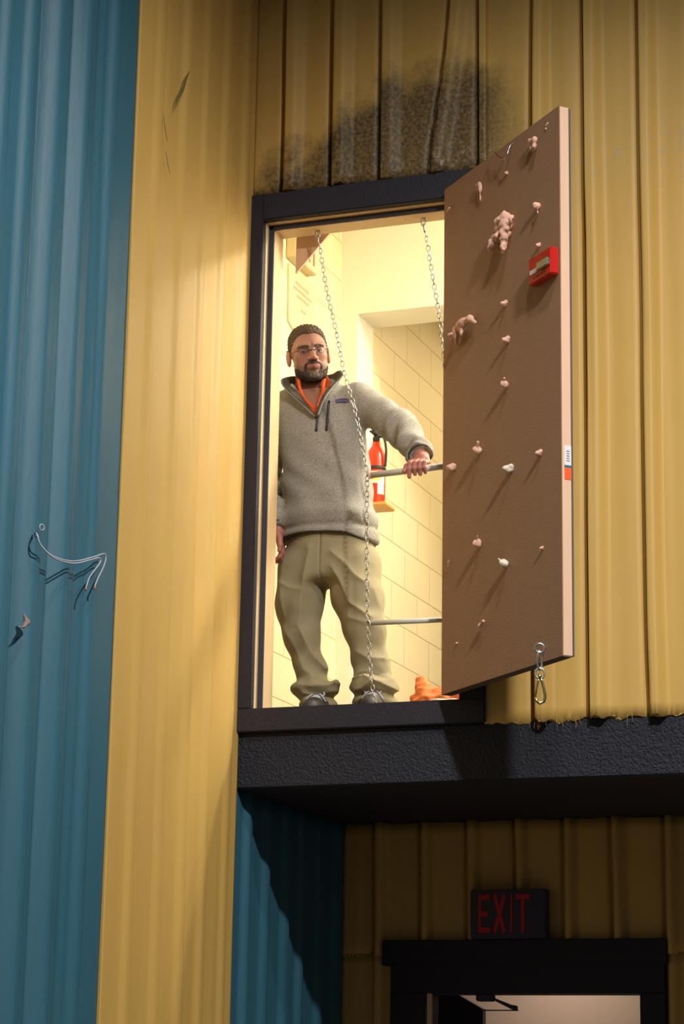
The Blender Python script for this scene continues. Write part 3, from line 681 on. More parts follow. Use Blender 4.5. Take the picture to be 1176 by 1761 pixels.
struct(link('wall_corridor_right', box(B(), (2.2, 1.35, 0.0), (2.25, 3.35, 2.75)), M['corrwall']))
struct(link('ceiling_corridor', box(B(), (-0.3, 1.35, 2.70), (3.0, 3.35, 2.75)), M['corrwall']))
# stair stringer seen as a dark sloping panel
s_ = link('stair_stringer', prism(B(), [(-0.2, 2.4, 0.0), (-0.2, 2.4, 2.30), (0.165, 2.4, 2.135), (0.303, 2.4, 2.061), (0.303, 2.4, 0.0)], (0, 0.05, 0)), M['darkdoor']); tag(s_, 'dark sloping panel inside the lower doorway at its left', 'panel')
t = thing('door_closer', 'dark door closer with arm under the head of the lower doorway', 'door closer', (0.65, 1.30, 2.05))
link('closer_body', box(B(), (0.618, 1.26, 2.047), (0.684, 1.34, 2.077), 0.004), M['gasket'], t)
link('arm', prism(B(), [(0.684, 1.33, 2.062), (0.684, 1.33, 2.050), (0.765, 1.33, 2.012), (0.785, 1.33, 2.012), (0.785, 1.33, 2.030), (0.755, 1.33, 2.035)], (0, 0.008, 0)), M['gasket'], t)
link('shoe_bar', box(B(), (0.624, 1.33, 2.008), (0.788, 1.338, 2.013)), M['blackrub'], t)
# exit sign over the lower door
t = thing('exit_sign', 'dark exit sign with red letters above the lower doorway', 'sign', (0.79, 1.2, 2.305))
ex = lambda u: 0.629+(0.965-0.629)*(u-819)/(950-819)
link('housing', box(B(), (0.622, 1.165, 2.305), (0.960, 1.225, 2.515), 0.004), M['exitbox'], t)
for L_, a, b2 in (('E', 835.5, 856), ('X', 861, 884), ('I', 887.5, 899), ('T', 901, 925)):
    f = lambda u, v, a=a, b2=b2: Vector((ex(a)+(ex(b2)-ex(a))*u-0.012, 1.165, 2.330+0.162*v))
    link('letter', strokes(B(), L_, f, (0, -0.003, 0)), M['exitred'], t)

# ------------------------------------------------------------------ things on the side wall
t = thing('dangling_cable', 'thin pale cable loop dangling from a ring on the teal wall', 'cable', (0.03, -1.78, 3.47))
link('ring', ring(B(), (0.045, -1.825, 3.463), 0.010, 0.002, (0.35, 0.94, 0), (0, 0, 1)), M['wire'], t, True)
w1 = [(0.02, -1.83, 3.445), (0.045, -1.856, 3.432), (0.05, -1.836, 3.400), (0.05, -1.75, 3.381), (0.05, -1.599, 3.396), (0.05, -1.446, 3.445), (0.05, -1.365, 3.475), (0.05, -1.346, 3.465), (0.05, -1.362, 3.428), (0.05, -1.40, 3.38), (0.05, -1.423, 3.346)]
w2 = [(0.022, -1.83, 3.440), (0.048, -1.860, 3.426), (0.055, -1.842, 3.393), (0.055, -1.74, 3.374), (0.055, -1.60, 3.388), (0.055, -1.47, 3.430), (0.055, -1.41, 3.450), (0.055, -1.40, 3.436), (0.055, -1.45, 3.39), (0.055, -1.48, 3.36), (0.055, -1.50, 3.325)]
def side(pts): return [Vector((a, b2+(0.0 if a < 0.03 else -0.0), c)) for a, b2, c in pts]
for w in (w1, w2):
    c_ = link('strand', tube(B(), spline(side(w), 8), 0.0026, 6), M['wire'], t, True)
    e = side(w)[-1]; link('bare_tip', cyl(B(), e, e+Vector((0, 0.001, -0.012)), 0.0035, 8), M['copper'], t, True)
def wad(X, Y, Z): return chain_caps(X, Y, Z, [(0.024, -1.875, 3.150), (0.030, -1.868, 3.130), (0.03, -1.885, 3.112), (0.03, -1.918, 3.103)], [0.004, 0.010, 0.005, 0.003], 0.006)+0.003*wob(X, Y, Z, 180, 1)
o = meshvf('torn_scrap', [nets(wad, (0.0, -1.95, 3.08), (0.07, -1.83, 3.18), 0.0025)], M['scrapgrey']); tag(o, 'small torn scrap stuck in a groove of the teal wall', 'scrap')
# scuff marks on the yellow side panel: thin raised smears of dark rubber
def smear(pts, w, nm='scuff_mark'):
    bm = B(); P = spline(pts, 6); n = len(P)
    a = []; b2 = []
    for i, p in enumerate(P):
        d = (P[min(i+1, n-1)]-P[max(i-1, 0)]).normalized(); nn = Vector((0, -d.z, d.y)); ww = w*math.sin(math.pi*min(max((i+0.6)/n, 0), 1))
        a.append(bm.verts.new(p+nn*ww)); b2.append(bm.verts.new(p-nn*ww))
    for i in range(n-1): bm.faces.new((a[i], a[i+1], b2[i+1], b2[i]))
    r = bmesh.ops.extrude_face_region(bm, geom=bm.faces[:]); bmesh.ops.translate(bm, verts=[v for v in r['geom'] if isinstance(v, bmesh.types.BMVert)], vec=(0.0012, 0, 0))
    bmesh.ops.recalc_face_normals(bm, faces=bm.faces[:]); return bm
M['scuff'] = mat('scuff_rubber', srgb(112, 104, 62), 0.8)


for k_, (pts, w) in enumerate((([(0.030, -0.745, 5.60), (0.030, -0.775, 5.555), (0.030, -0.80, 5.50), (0.030, -0.85, 5.43), (0.030, -0.865, 5.39)], 0.008), ([(0.030, -0.97, 5.32), (0.030, -0.95, 5.26), (0.030, -0.925, 5.22)], 0.0025), ([(0.030, -0.94, 5.18), (0.030, -0.92, 5.14), (0.030, -0.89, 5.10)], 0.002))):
    o_ = link('scuff_mark', smear([Vector(q) for q in pts], w), M['scuff'], bpy.data.objects['wall_left_yellow'])

# frayed fibres under the torn lower edge of the vinyl
M['fibre'] = mat('pale_fibre', srgb(176, 146, 76), 0.9)
bm = B(); rf = random.Random(3)
for cx0, n_ in ((1.27, 6), (1.35, 3), (1.40, 3), (1.17, 1), (1.62, 2)):
    for k in range(n_):
        x = cx0+rf.uniform(-.02, .025); l_ = rf.uniform(.008, .032); q = rf.uniform(-.014, .018)
        tube(bm, [(x, -.018, 3.055), (x+q*.5, -.026, 3.045-l_*.4), (x+q, -.024, 3.040-l_)], [.0009, .0008, .0005], 4)
fb = link('fibre_fringe', bm, M['fibre'], bpy.data.objects['wall_front'])
fb['kind'] = 'stuff'
# ------------------------------------------------------------------ the man
FZ = 3.14
person = thing('person', 'bearded man in glasses, grey fleece and khaki trousers standing in the hatch', 'person', (0.27, 0.42, FZ))
def lerp(z, zs, vs): return np.interp(z, zs, vs)
TZ = [3.90, 3.97, 4.10, 4.25, 4.38, 4.50, 4.57, 4.615, 4.66]
def torso(X, Y, Z):
    cx_ = lerp(Z, TZ, [.222, .220, .214, .204, .186, .164, .150, .140, .130])
    rx = lerp(Z, TZ, [.214, .212, .196, .188, .190, .194, .175, .130, .085])
    cy_ = lerp(Z, TZ, [.43, .425, .415, .415, .42, .43, .435, .44, .445])
    ry = lerp(Z, TZ, [.142, .146, .143, .135, .130, .118, .105, .085, .070])
    k = np.sqrt(np.abs((X-cx_)/rx)**2.3+np.abs((Y-cy_)/ry)**2.3)+1e-6
    d = (k**(2/2.15)-1)*np.minimum(rx, ry)*0.95
    return smax(smax(d, Z-4.66, 0.03), 3.90-Z, 0.02)
SR, ER, WR = (.345, .425, 4.535), (.555, .37, 4.385), (.705, .175, 4.200)
SL, EL, WL = (-.035, .43, 4.525), (-.095, .455, 4.24), (.014, .345, 3.985)
def sleeves(X, Y, Z):
    a = smin(cap(X, Y, Z, SR, ER, .082, .068), cap(X, Y, Z, ER, WR, .068, .050), .03)
    b = smin(cap(X, Y, Z, SL, EL, .080, .064), cap(X, Y, Z, EL, WL, .062, .047), .03)
    return a, b
def proj_t(X, Y, Z, a, b):
    a = np.array(a); b = np.array(b); d = b-a; return ((X-a[0])*d[0]+(Y-a[1])*d[1]+(Z-a[2])*d[2])/(d@d)
VX, VZ = 0.203, 4.430       # foot of the neck opening
def vcut(X, Y, Z, grow=0.0, sl=0.50, vz=VZ):
    # wedge open towards the front; positive inside
    zz = Z-vz; cxx = VX-0.28*np.clip(Z-VZ, 0, 1)
    w = sl*zz*(1-0.5*np.clip(zz, 0, .3))
    return smin(w-np.abs(X-cxx)+grow, 0.43-Y, .004)
def sweater(X, Y, Z):
    T = torso(X, Y, Z); a, b = sleeves(X, Y, Z)
    # sleeve folds, stronger towards the cuff
    for nm, (P, Q, R_) in (('r', (SR, ER, WR)), ('l', (SL, EL, WL))):
        t = np.clip(proj_t(X, Y, Z, P, Q), 0, 1)+np.clip(proj_t(X, Y, Z, Q, R_), 0, 1)
        amp = .002+.0085*np.clip((t-.55)/1.0, 0, 1)
        f = amp*(np.sin(t*15+13*(X+Z)+1.6*np.sin(22*Z+9*X))+.4*np.sin(t*31-20*X+2*np.sin(25*Y)))
        if nm == 'r': a = a+f
        else: b = b+f
    # cuffs end at the wrist
    a = smax(a, (proj_t(X, Y, Z, ER, WR)-1.03)*.28, .008); b = smax(b, (proj_t(X, Y, Z, EL, WL)-1.03)*.25, .008)
    d = smin(T, a, .035); d = smin(d, b, .035)
    # soft drape folds on the body, hem band
    d = d+.004*np.sin(16*X-9*Z+2*np.sin(7*Z))*np.exp(-((Z-4.12)/.2)**2)+.0025*np.sin(40*X+22*Z+3*np.sin(12*Z))
    d = d-.010*np.exp(-((Z-4.02)/.035)**2)+.006*np.exp(-((Z-3.965)/.012)**2)
    # armhole seam
    d = d+.003*np.exp(-((np.sqrt(((Y-.42)/1.0)**2+0*X)+0*Z-0)*0+(X-(.352-.10*(Z-4.5)))**2/.004**2))
    hem = 3.925+.010*np.sin(9*X)-.035*np.clip((X-.34)/.1, 0, 1)
    d = smax(d, hem-Z, .010)
    return d
def sweater_cut(X, Y, Z):
    d = sweater(X, Y, Z); inner = torso(X, Y, Z)+.010
    neckhole = cap(X, Y, Z, (.12, .445, 4.55), (.118, .43, 4.80), .074, .100)
    d = smax(d, -neckhole, .006)
    return smax(d, vcut(X, Y, Z), .006)
o = meshvf('sweater', [nets(sweater_cut, (-.20, .05, 3.86), (.80, .62, 4.70), .0055)], M['fleece'], person)
def hemband(X, Y, Z):
    return smax(sweater(X, Y, Z)-.0016, Z-(3.932+.010*np.sin(9*X)-.035*np.clip((X-.34)/.1, 0, 1)), .002)
meshvf('hem_binding', [nets(hemband, (-.02, .24, 3.87), (.46, .62, 3.96), .004)], M['fleece_dark'], person)
for P_, Q_, R__ in ((ER, WR, .0475), (EL, WL, .0455)):
    ax_d = (Vector(Q_)-Vector(P_)).normalized(); a1 = ax_d.cross(Vector((0, 1, .2))).normalized(); a2 = ax_d.cross(a1)
    link('cuff_binding', ring(B(), Vector(Q_)+ax_d*.008, R__, .0045, a1, a2, 28), M['fleece_dark'], person, True)
# inner shirt
def shirt(X, Y, Z):
    d = torso(X, Y, Z)+.013; d = smin(d, cap(X, Y, Z, (.13, .44, 4.60), (.118, .435, 4.668), .078, .070), .03)
    d = smax(d, -(cap(X, Y, Z, (.125, .445, 4.50), (.118, .43, 4.80), .062, .066)), .004)
    d = smax(d, vcut(X, Y, Z, -.002, .85, 4.492), .004)
    return smax(smax(d, 4.675-.25*np.clip(.43-Y, 0, .1)-Z, .001)*-1 if False else smax(d, Z-4.668, .004), 4.2-Z, .01)
meshvf('shirt', [nets(shirt, (-.08, .27, 4.18), (.36, .58, 4.69), .004)], M['shirt'], person)

# ---- head in its own frame
HC = np.array([.119, .40, 4.750]); HS = 1.05
ya, ro, pi_ = math.radians(28), math.radians(-9), math.radians(5)
RZ = np.array([[math.cos(ya), -math.sin(ya), 0], [math.sin(ya), math.cos(ya), 0], [0, 0, 1]])
RY = np.array([[math.cos(ro), 0, math.sin(ro)], [0, 1, 0], [-math.sin(ro), 0, math.cos(ro)]])
RX = np.array([[1, 0, 0], [0, math.cos(pi_), -math.sin(pi_)], [0, math.sin(pi_), math.cos(pi_)]])
HR = RZ @ RY @ RX
def tohead(X, Y, Z):
    a, b, c = X-HC[0], Y-HC[1], Z-HC[2]
    q = [(HR[0, i]*a+HR[1, i]*b+HR[2, i]*c)/HS for i in range(3)]; return q[0]/1.05, q[1], q[2]
def fromhead(v): return (v*np.array([1.05, 1, 1])*HS) @ HR.T+HC
def hp(x, y, z): return Vector(fromhead(np.array([[x, y, z]]))[0])
def head(x, y, z):
    ax = np.abs(x)
    d = ell(x, y, z, (0, .012, .045), (.074, .096, .080))
    d = smin(d, ell(x, y, z, (0, -.030, -.005), (.063, .066, .088)), .03)
    d = smin(d, ell(ax, y, z, (.033, -.030, -.060), (.029, .045, .044)), .03)          # jaw corners
    d = smin(d, ell(x, y, z, (0, -.070, -.098), (.030, .024, .020)), .022)              # chin
    d = smin(d, ell(ax, y, z, (.038, -.064, -.014), (.022, .022, .018)), .02)           # cheekbone
    d = smin(d, cap(ax, y, z, (.010, -.089, .026), (.045, -.074, .030), .010, .008), .016)  # brow ridge
    d = smax(d, -ell(ax, y, z, (.031, -.104, .006), (.017, .020, .011)), .012)           # eye socket
    d = smin(d, ell(ax, y, z, (.031, -.077, .005), (.0145, .0125, .0115)), .004)         # lids over the eyeball
    d = smax(d, -ell(ax, y, z+.12*(ax-.031), (.031, -.090, .0035), (.0112, .010, .0027)), .0015)
    d = smin(d, cap(x, y, z, (0, -.090, .014), (0, -.112, -.026), .0075, .0125), .010)   # nose
    d = smin(d, ell(ax, y, z, (.0125, -.100, -.030), (.0085, .011, .008)), .006)
    d = smax(d, -ell(ax, y, z, (.007, -.104, -.0405), (.0045, .007, .005)), .003)
    d = smin(d, ell(x, y, z, (0, -.086, -.056), (.028, .016, .019)), .012)               # muzzle
    d = smin(d, cap(ax, y, z, (.0, -.1000, -.0520), (.020, -.092, -.0535), .0034, .002), .004)
    d = smin(d, cap(ax, y, z, (.0, -.0985, -.0615), (.017, -.092, -.060), .0040, .002), .004)
    d = smax(d, -cap(ax, y, z, (0, -.107, -.0568), (.024, -.096, -.0555), .0016), .003)
    d = smin(d, cap(x, y, z, (0, .030, -.05), (-.004, .060, -.24), .057, .064), .03)     # neck
    e = ell(ax, y-.10*(ax-.08), z, (.079, .014, -.002), (.010, .021, .033))
    e = smax(e, -ell(ax, y, z, (.091, .008, .002), (.007, .012, .021)), .005)
    d = smin(d, e, .006)
    return d
def headW(X, Y, Z): return head(*tohead(X, Y, Z))*HS
def skinarms(X, Y, Z):
    d = torso(X, Y, Z)+.028
    for P, Q, R_ in ((SR, ER, WR), (SL, EL, WL)):
        d = smin(d, smin(cap(X, Y, Z, P, Q, .052, .042), cap(X, Y, Z, Q, R_, .042, .029), .02), .02)
    for side_ in (0, 1):
        H_, K_, A_ = LEG[side_]; d = smin(d, smin(cap(X, Y, Z, H_, K_, .075, .050), cap(X, Y, Z, K_, A_, .050, .038), .02), .03)
    return d
LEG = [((.125, .43, 3.85), (.115, .40, 3.52), (.190, .42, 3.20)), ((.320, .43, 3.85), (.385, .38, 3.52), (.435, .42, 3.20))]

# hands
def hand_grip(X, Y, Z):
    # left hand of the man closed on the rail (rail along x at y .105, z 4.117)
    wr = np.array([.712, .185, 4.192])
    rows = [(.700, .1045), (.7215, .103), (.7425, .103), (.762, .106)]
    d = chain_caps(X, Y, Z, [WR, wr, (.728, .140, 4.172)], [.028, .027, .024], .015)
    palm = None
    for i, (x, y) in enumerate(rows):
        e = cap(X, Y, Z, (wr[0]-.010+.008*i, wr[1]-.01, wr[2]-.006), (x, y+.008, 4.150-.001*abs(i-1)), .018, .0118); palm = e if palm is None else smin(palm, e, .010)
    d = smin(d, palm, .014)
    tips = [(4.082, .086), (4.094, .090), (4.092, .092), (4.098, .096)]
    for i, (x, y) in enumerate(rows):
        z0 = 4.1525-.002*abs(i-1); r = [.0100, .0104, .0100, .0088][i]
        pip = (x-.003, .0805, 4.137); dip = (x-.005+.001*i, .0775, 4.114)
        tip = (x-.006+.001*i, tips[i][1]-.003, tips[i][0])
        f = chain_caps(X, Y, Z, [(x, y+.005, z0), pip, dip, tip], [r*1.12, r*1.06, r*.97, r*.84], .004)
        d = smin(d, f, .0035)
    th_ = chain_caps(X, Y, Z, [(.702, .165, 4.165), (.686, .125, 4.152), (.680, .092, 4.130), (.672, .080, 4.106)], [.018, .0135, .0115, .0085], .008)
    d = smin(d, th_, .006)
    # knuckle creases
    return d
def hand_hang(X, Y, Z):
    X = X-.008; Y = Y+.065
    d = chain_caps(X, Y, Z, [(.006, .410, 3.985), (.013, .405, 3.955)], [.029, .027], .01)
    k = [(.020, .440), (.021, .418), (.024, .397), (.030, .377)]
    for i, (x, y) in enumerate(k):
        d = smin(d, cap(X, Y, Z, (.013, .415-.006*i+.006, 3.950), (x, y, 3.895), .0165, .0120), .010)
    for i, (x, y) in enumerate(k):
        r = [.0085, .0098, .0102, .0100][i]; l = [.026, .033, .036, .032][i]
        f = chain_caps(X, Y, Z, [(x, y, 3.895), (x+.010, y-.004, 3.895-l), (x+.004, y-.002, 3.895-l*1.6), (x-.012, y+.002, 3.895-l*1.9)], [r*1.1, r*1.03, r*.95, r*.82], .004)
        d = smin(d, f, .003)
    t_ = chain_caps(X, Y, Z, [(.020, .382, 3.945), (.036, .362, 3.918), (.042, .356, 3.888), (.038, .356, 3.865)], [.016, .0125, .0105, .0085], .007)
    return smin(d, t_, .006)
SK = np.array(srgb(172, 122, 104)[:3]); SKR = np.array(srgb(196, 126, 108)[:3]); STB = np.array(srgb(104, 84, 74)[:3]); LIP = np.array(srgb(172, 96, 88)[:3])
def tint(v):
    col = np.tile(SK, (len(v), 1))
    x, y, z = tohead(v[:, 0], v[:, 1], v[:, 2]); hd = (z > -.2) & (np.abs(x) < .1)
    def mixin(w, c): w = np.clip(w, 0, 1)[:, None]*hd[:, None]; return col*(1-w)+c*w
    col = mixin(np.exp(-((x/.014)**2+((z+.022)/.016)**2))*(y < -.09)*.7, SKR)
    col = mixin(np.exp(-(((np.abs(x)-.040)/.018)**2+((z+.020)/.02)**2))*(y < -.05)*.45, SKR)
    col = mixin((np.abs(x) > .076)*(np.abs(z) < .04)*.8, SKR)
    lipm = ((np.abs(x)/.021)**2+((z+.0570)/.0062)**2 < 1) & (y < -.085)
    ax_ = np.abs(x); jl = np.interp(ax_, [0, .02, .035, .05, .065, .08], [-.070, -.066, -.052, -.040, -.032, -.03])
    st = np.clip((jl-z)/.014, 0, 1)*(z > -.125)*(y < .012)
    col = mixin(st*.62, STB); col = mixin(np.exp(-((ax_/.03)**2+((z+.048)/.012)**2))*(y < -.06)*.5, STB)
    col = mixin(np.exp(-((x/.010)**2+((z+.0725)/.006)**2))*(y < -.07)*.8, STB)
    col = mixin(((ax_-.031)/.016)**2+((z-.004)/.012)**2 < 1, col*0+np.array(srgb(150, 100, 84)[:3]))
    col = mixin(lipm*1.0, LIP)
    hnd = (v[:, 2] < 4.25); w = (hnd*.8)[:, None]; col = col*(1-w)+SKR*w
    return col
LOH = HC-np.array([.125, .145, .26]); HIH = HC+np.array([.125, .15, .15])
parts = [nets(headW, LOH, HIH, .0022), nets(hand_grip, (.645, .055, 4.06), (.785, .235, 4.235), .0017), nets(hand_hang, (-.03, .265, 3.81), (.080, .40, 4.0), .0018),
         nets(skinarms, (-.20, .1, 3.14), (.78, .60, 4.60), .010)]
body = meshvf('body', parts, M['skin'], person, tint)

# eyes, glasses, hair, beard
for s in (-1, 1):
    bm = B(); bmesh.ops.create_uvsphere(bm, u_segments=16, v_segments=10, radius=.0118*HS); xform(bm, Matrix.Translation(hp(s*.031, -.0760, .004)))
    e = link('eye', bm, M['eyewhite'], person, True)
    bm = B(); bmesh.ops.create_uvsphere(bm, u_segments=14, v_segments=8, radius=.0062*HS); xform(bm, Matrix.Translation(hp(s*.031-.0005, -.0822, .0035)))
    link('iris', bm, M['iris'], e, True)
def shell(reg, thick, lo=(-.1, -.13, -.15), hi=(.1, .13, .16), h=.0024, rough=.0015, fr=420):
    def fn(X, Y, Z):
        x, y, z = tohead(X, Y, Z); d = head(x, y, z)
        th_ = thick(x, y, z) if callable(thick) else thick
        return smax(smax(d-th_+rough*wob(x, y, z, fr, 1), -(d+.004), .001), reg(x, y, z), .0035)*HS
    c = np.array([fromhead(np.array([[a, b, c_]]))[0] for a in (lo[0], hi[0]) for b in (lo[1], hi[1]) for c_ in (lo[2], hi[2])])
    return nets(fn, c.min(0), c.max(0), h)
def hair_reg(x, y, z):
    ax = np.abs(x)
    line = np.where(y < .0, np.interp(-y, [0, .02, .045, .06, .075, .12], [.002, .018, .045, .072, .088, .092]), np.interp(y, [0, .02, .06, .12], [.002, -.005, -.05, -.06]))
    line = line-.010*np.exp(-(x/.02)**2)*(y < -.05)
    ear = np.sqrt((y-.014)**2+(z+.002)**2)-.032
    return smax(line-z, -ear, .004)
hair = meshvf('hair', [shell(hair_reg, lambda x, y, z: .002+.012*np.clip((z-.06)/.06, 0, 1)*(.7+.3*np.clip(-y/.06, 0, 1)), h=.0020, rough=.0030, fr=480)], M['hair'], person)
def brow_reg(x, y, z):
    ax = np.abs(x); return np.maximum(np.abs(z-(.0215+.004*np.sin((ax-.01)*70)))-.0055*(1-.5*np.clip((ax-.035)/.02, 0, 1)), np.maximum(np.abs(ax-.031)-.021, y+.04))
meshvf('eyebrows', [shell(brow_reg, .0024, lo=(-.07, -.12, .0), hi=(.07, -.04, .05), h=.0018)], M['hair'], person)
def beard_reg(x, y, z):
    ax = np.abs(x)
    jaw = z-np.interp(ax, [0, .02, .035, .05, .062, .08], [-.084, -.086, -.080, -.068, -.056, -.045])
    must = np.sqrt((ax/.033)**2+((z+.0455+.35*np.maximum(ax-.015, 0))/.0078)**2)
    must = (must-1)*.008
    rr = np.sqrt((ax/.0325)**2+((z+.066)/.030)**2); side_ = np.maximum(np.abs(rr-1)*.03-.0055, z+.046)
    soul = 1+0*x
    d = np.minimum(np.minimum(jaw, must), np.minimum(side_, soul)); d = np.maximum(d, y+.0); d = np.maximum(d, -(z+.118)); d = np.maximum(d, np.where(z < -.08, y+.02-1.2*(.07-ax)*0, -1))
    return d
meshvf('beard', [shell(beard_reg, lambda x, y, z: .0008+.0012*np.clip(1-(np.abs(x)/.06), 0, 1)+.0008*(z < -.08), hi=(.1, .05, -.0), h=.0016, rough=.0009, fr=700)], M['beard'], person)
def gb(x, y, z): return np.maximum((np.sqrt((np.abs(x)/.021)**2+((z+.098)/.013)**2)-1)*.012, y+.05)
meshvf('chin_beard', [shell(gb, .0042, lo=(-.05, -.12, -.13), hi=(.05, -.04, -.05), h=.0020)], M['greybeard'], person)

gl = thing_child = bpy.data.objects.new('eyeglasses', None)
bpy.data.objects.remove(gl)
def lensoutline(s, n=20):
    return [hp(s*.033+.021*math.copysign(abs(math.cos(a))**.7, math.cos(a)), -.103+.010*abs(math.cos(a))*(1 if s*math.cos(a) > 0 else .2), .001+.0125*math.copysign(abs(math.sin(a))**.75, math.sin(a))) for a in [2*math.pi*k/n for k in range(n)]]
bm = B()
for s in (-1, 1):
    L_ = lensoutline(s, 28); top = L_[0:15]
    tube(bm, top, .0015, 6)
    tube(bm, [hp(s*.053, -.095, .006), hp(s*.066, -.080, .008), hp(s*.077, -.02, .006), hp(s*.080, .005, .004)], .0014, 6)
tube(bm, [hp(-.012, -.103, .004), hp(0, -.108, .006), hp(.012, -.103, .004)], .0014, 6)
gl = link('eyeglasses', bm, M['navy'], person, True)
for s in (-1, 1):
    L_ = lensoutline(s, 28); bm = B(); nrm = Vector(HR @ np.array([0, -1, 0]))
    prism(bm, L_, nrm*.0012); link('lens', bm, M['glass'], gl)

# collar: standing, folded open, darker inside
def surf_on(fn, x, z, y0_, y1_, off=0.0):
    ys = np.linspace(y0_, y1_, 400); v = fn(np.full(400, x), ys, np.full(400, z)); i = np.argmax(v < 0)
    return ys[i]-off if v[i] < 0 else (y0_+y1_)/2
NC = Vector((.118, .43, 0))
def collar_pts(t):
    """t in 0..1 from the zip foot on the viewer's left, round the back of the neck, to the viewer's right"""
    a = math.radians(-105+(-330)*t) if False else None
    return None
base = [(-.000, -1), ]
def collar(nm, inset, m, thick):
    st_ = [((.203, .286, 4.436), (.194, .276, 4.450)),
           ((.150, .296, 4.500), (.116, .282, 4.520)),
           ((.104, .326, 4.560), (.045, .302, 4.586)),
           ((.060, .385, 4.600), (.006, .360, 4.645)),
           ((.038, .440, 4.615), (.022, .445, 4.685)),
           ((.055, .495, 4.630), (.055, .512, 4.700)),
           ((.118, .520, 4.635), (.118, .535, 4.705)),
           ((.180, .495, 4.630), (.188, .512, 4.700)),
           ((.216, .440, 4.612), (.250, .440, 4.690)),
           ((.228, .385, 4.595), (.284, .395, 4.650)),
           ((.228, .335, 4.560), (.266, .338, 4.592)),
           ((.218, .300, 4.505), (.236, .298, 4.525)),
           ((.206, .286, 4.436), (.213, .276, 4.444))]
    bm = B(); rows = []
    A = spline([s[0] for s in st_], 5); T = spline([s[1] for s in st_], 5)
    for i, (a, t_) in enumerate(zip(A, T)):
        tg = (A[min(i+1, len(A)-1)]-A[max(i-1, 0)]); n_ = tg.cross(t_-a).normalized()
        rows.append([bm.verts.new(a.lerp(t_, k)-n_*(.006*math.sin(math.pi*k))+n_*inset) for k in (0, .33, .66, .93 if inset else 1)])
    for r0, r1 in zip(rows, rows[1:]):
        for k in range(3): bm.faces.new((r0[k], r0[k+1], r1[k+1], r1[k]))
    bmesh.ops.recalc_face_normals(bm, faces=bm.faces[:])
    o = link(nm, bm, m, person, True); md = o.modifiers.new('s', 'SOLIDIFY'); md.thickness = thick; md.offset = 0
    sb = o.modifiers.new('b', 'SUBSURF'); sb.levels = 1; sb.render_levels = 1
    return o
collar('collar', 0.0, M['fleece'], .007)
collar('collar_lining', .0065, M['fleece_dark'], .004)
# orange polo collar leaves beside the neck
for s, P in ((1, [(.078, .366, 4.645), (.094, .338, 4.60), (.116, .316, 4.555), (.146, .304, 4.512), (.172, .297, 4.482)]), (-1, [(.206, .388, 4.635), (.216, .352, 4.60), (.226, .326, 4.56), (.221, .308, 4.52), (.214, .298, 4.485)])):
    bm = B(); P = spline(P, 4); a = [bm.verts.new(p) for p in P]; b2 = [bm.verts.new(Vector(p)+Vector((s*(.017-.004*i/len(P)), -.004, -.003))) for i, p in enumerate(P)]
    for i in range(len(P)-1): bm.faces.new((a[i], a[i+1], b2[i+1], b2[i]))
    o = link('shirt_collar', bm, M['shirt'], person, True); md = o.modifiers.new('s', 'SOLIDIFY'); md.thickness = .004
# zip: run along the edge of the V and down to its foot
def on_sw(x, z, off=.0): return Vector((x, surf_on(sweater, x, z, .20, .45, off), z))
def vedge(s):
    out = []
    for z in np.linspace(VZ+.006, 4.555, 10):
        zz = z-VZ; w = .50*zz*(1-.5*min(zz, .3)); x = VX-.28*zz+s*w; out.append(on_sw(x, z, .002))
    return out
for s in (-1, 1): link('zip_tape', tube(B(), vedge(s), .0038, 6), M['zip'], person, True)
link('zip_slider', tube(B(), [on_sw(VX+.001, z, .003) for z in np.linspace(VZ-.055, VZ+.02, 6)], .0055, 6), M['zip'], person, True)
link('pocket_zip', tube(B(), [on_sw(.247, 4.515-.028*k, .002) for k in range(0, 6)], .0058, 6), M['zip'], person, True)
# chest label: arched violet border with a dark ground
def arc_label(cx_, cz_, w, h_, bulge, off, m, nm, par):
    n = 12; bm = B(); lo_ = []; hi_ = []
    for k in range(n+1):
        x = cx_+w*(k/n-.5); bz = bulge*(1-(2*k/n-1)**2); p = on_sw(x, cz_+bz, off); lo_.append(bm.verts.new(p+Vector((0, 0, -h_/2)))); hi_.append(bm.verts.new(on_sw(x, cz_+bz, off)+Vector((0, 0, h_/2))))
    for k in range(n): bm.faces.new((lo_[k], lo_[k+1], hi_[k+1], hi_[k]))
    o = link(nm, bm, m, par); md = o.modifiers.new('s', 'SOLIDIFY'); md.thickness = .0015; return o
lb = arc_label(.300, 4.512, .056, .018, .006, .0025, M['violet'], 'chest_label', person)
arc_label(.300, 4.508, .044, .008, .004, .0042, M['greyink'], 'label_field', lb)
bm = B()
for k, x in enumerate(np.linspace(.282, .318, 8)):
    p = on_sw(x, 4.507+.004*(1-((x-.300)/.02)**2), .0060); box(bm, (p.x-.0014, p.y-.0006, p.z-.003), (p.x+.0014, p.y+.0004, p.z+(.003 if k % 2 else .0016)))
link('label_lettering', bm, M['zip'], lb)
link('shirt_button', cyl(B(), on_sw(.150, 4.500, -.003), on_sw(.150, 4.500, .004), .005, 10), M['blue'], person)

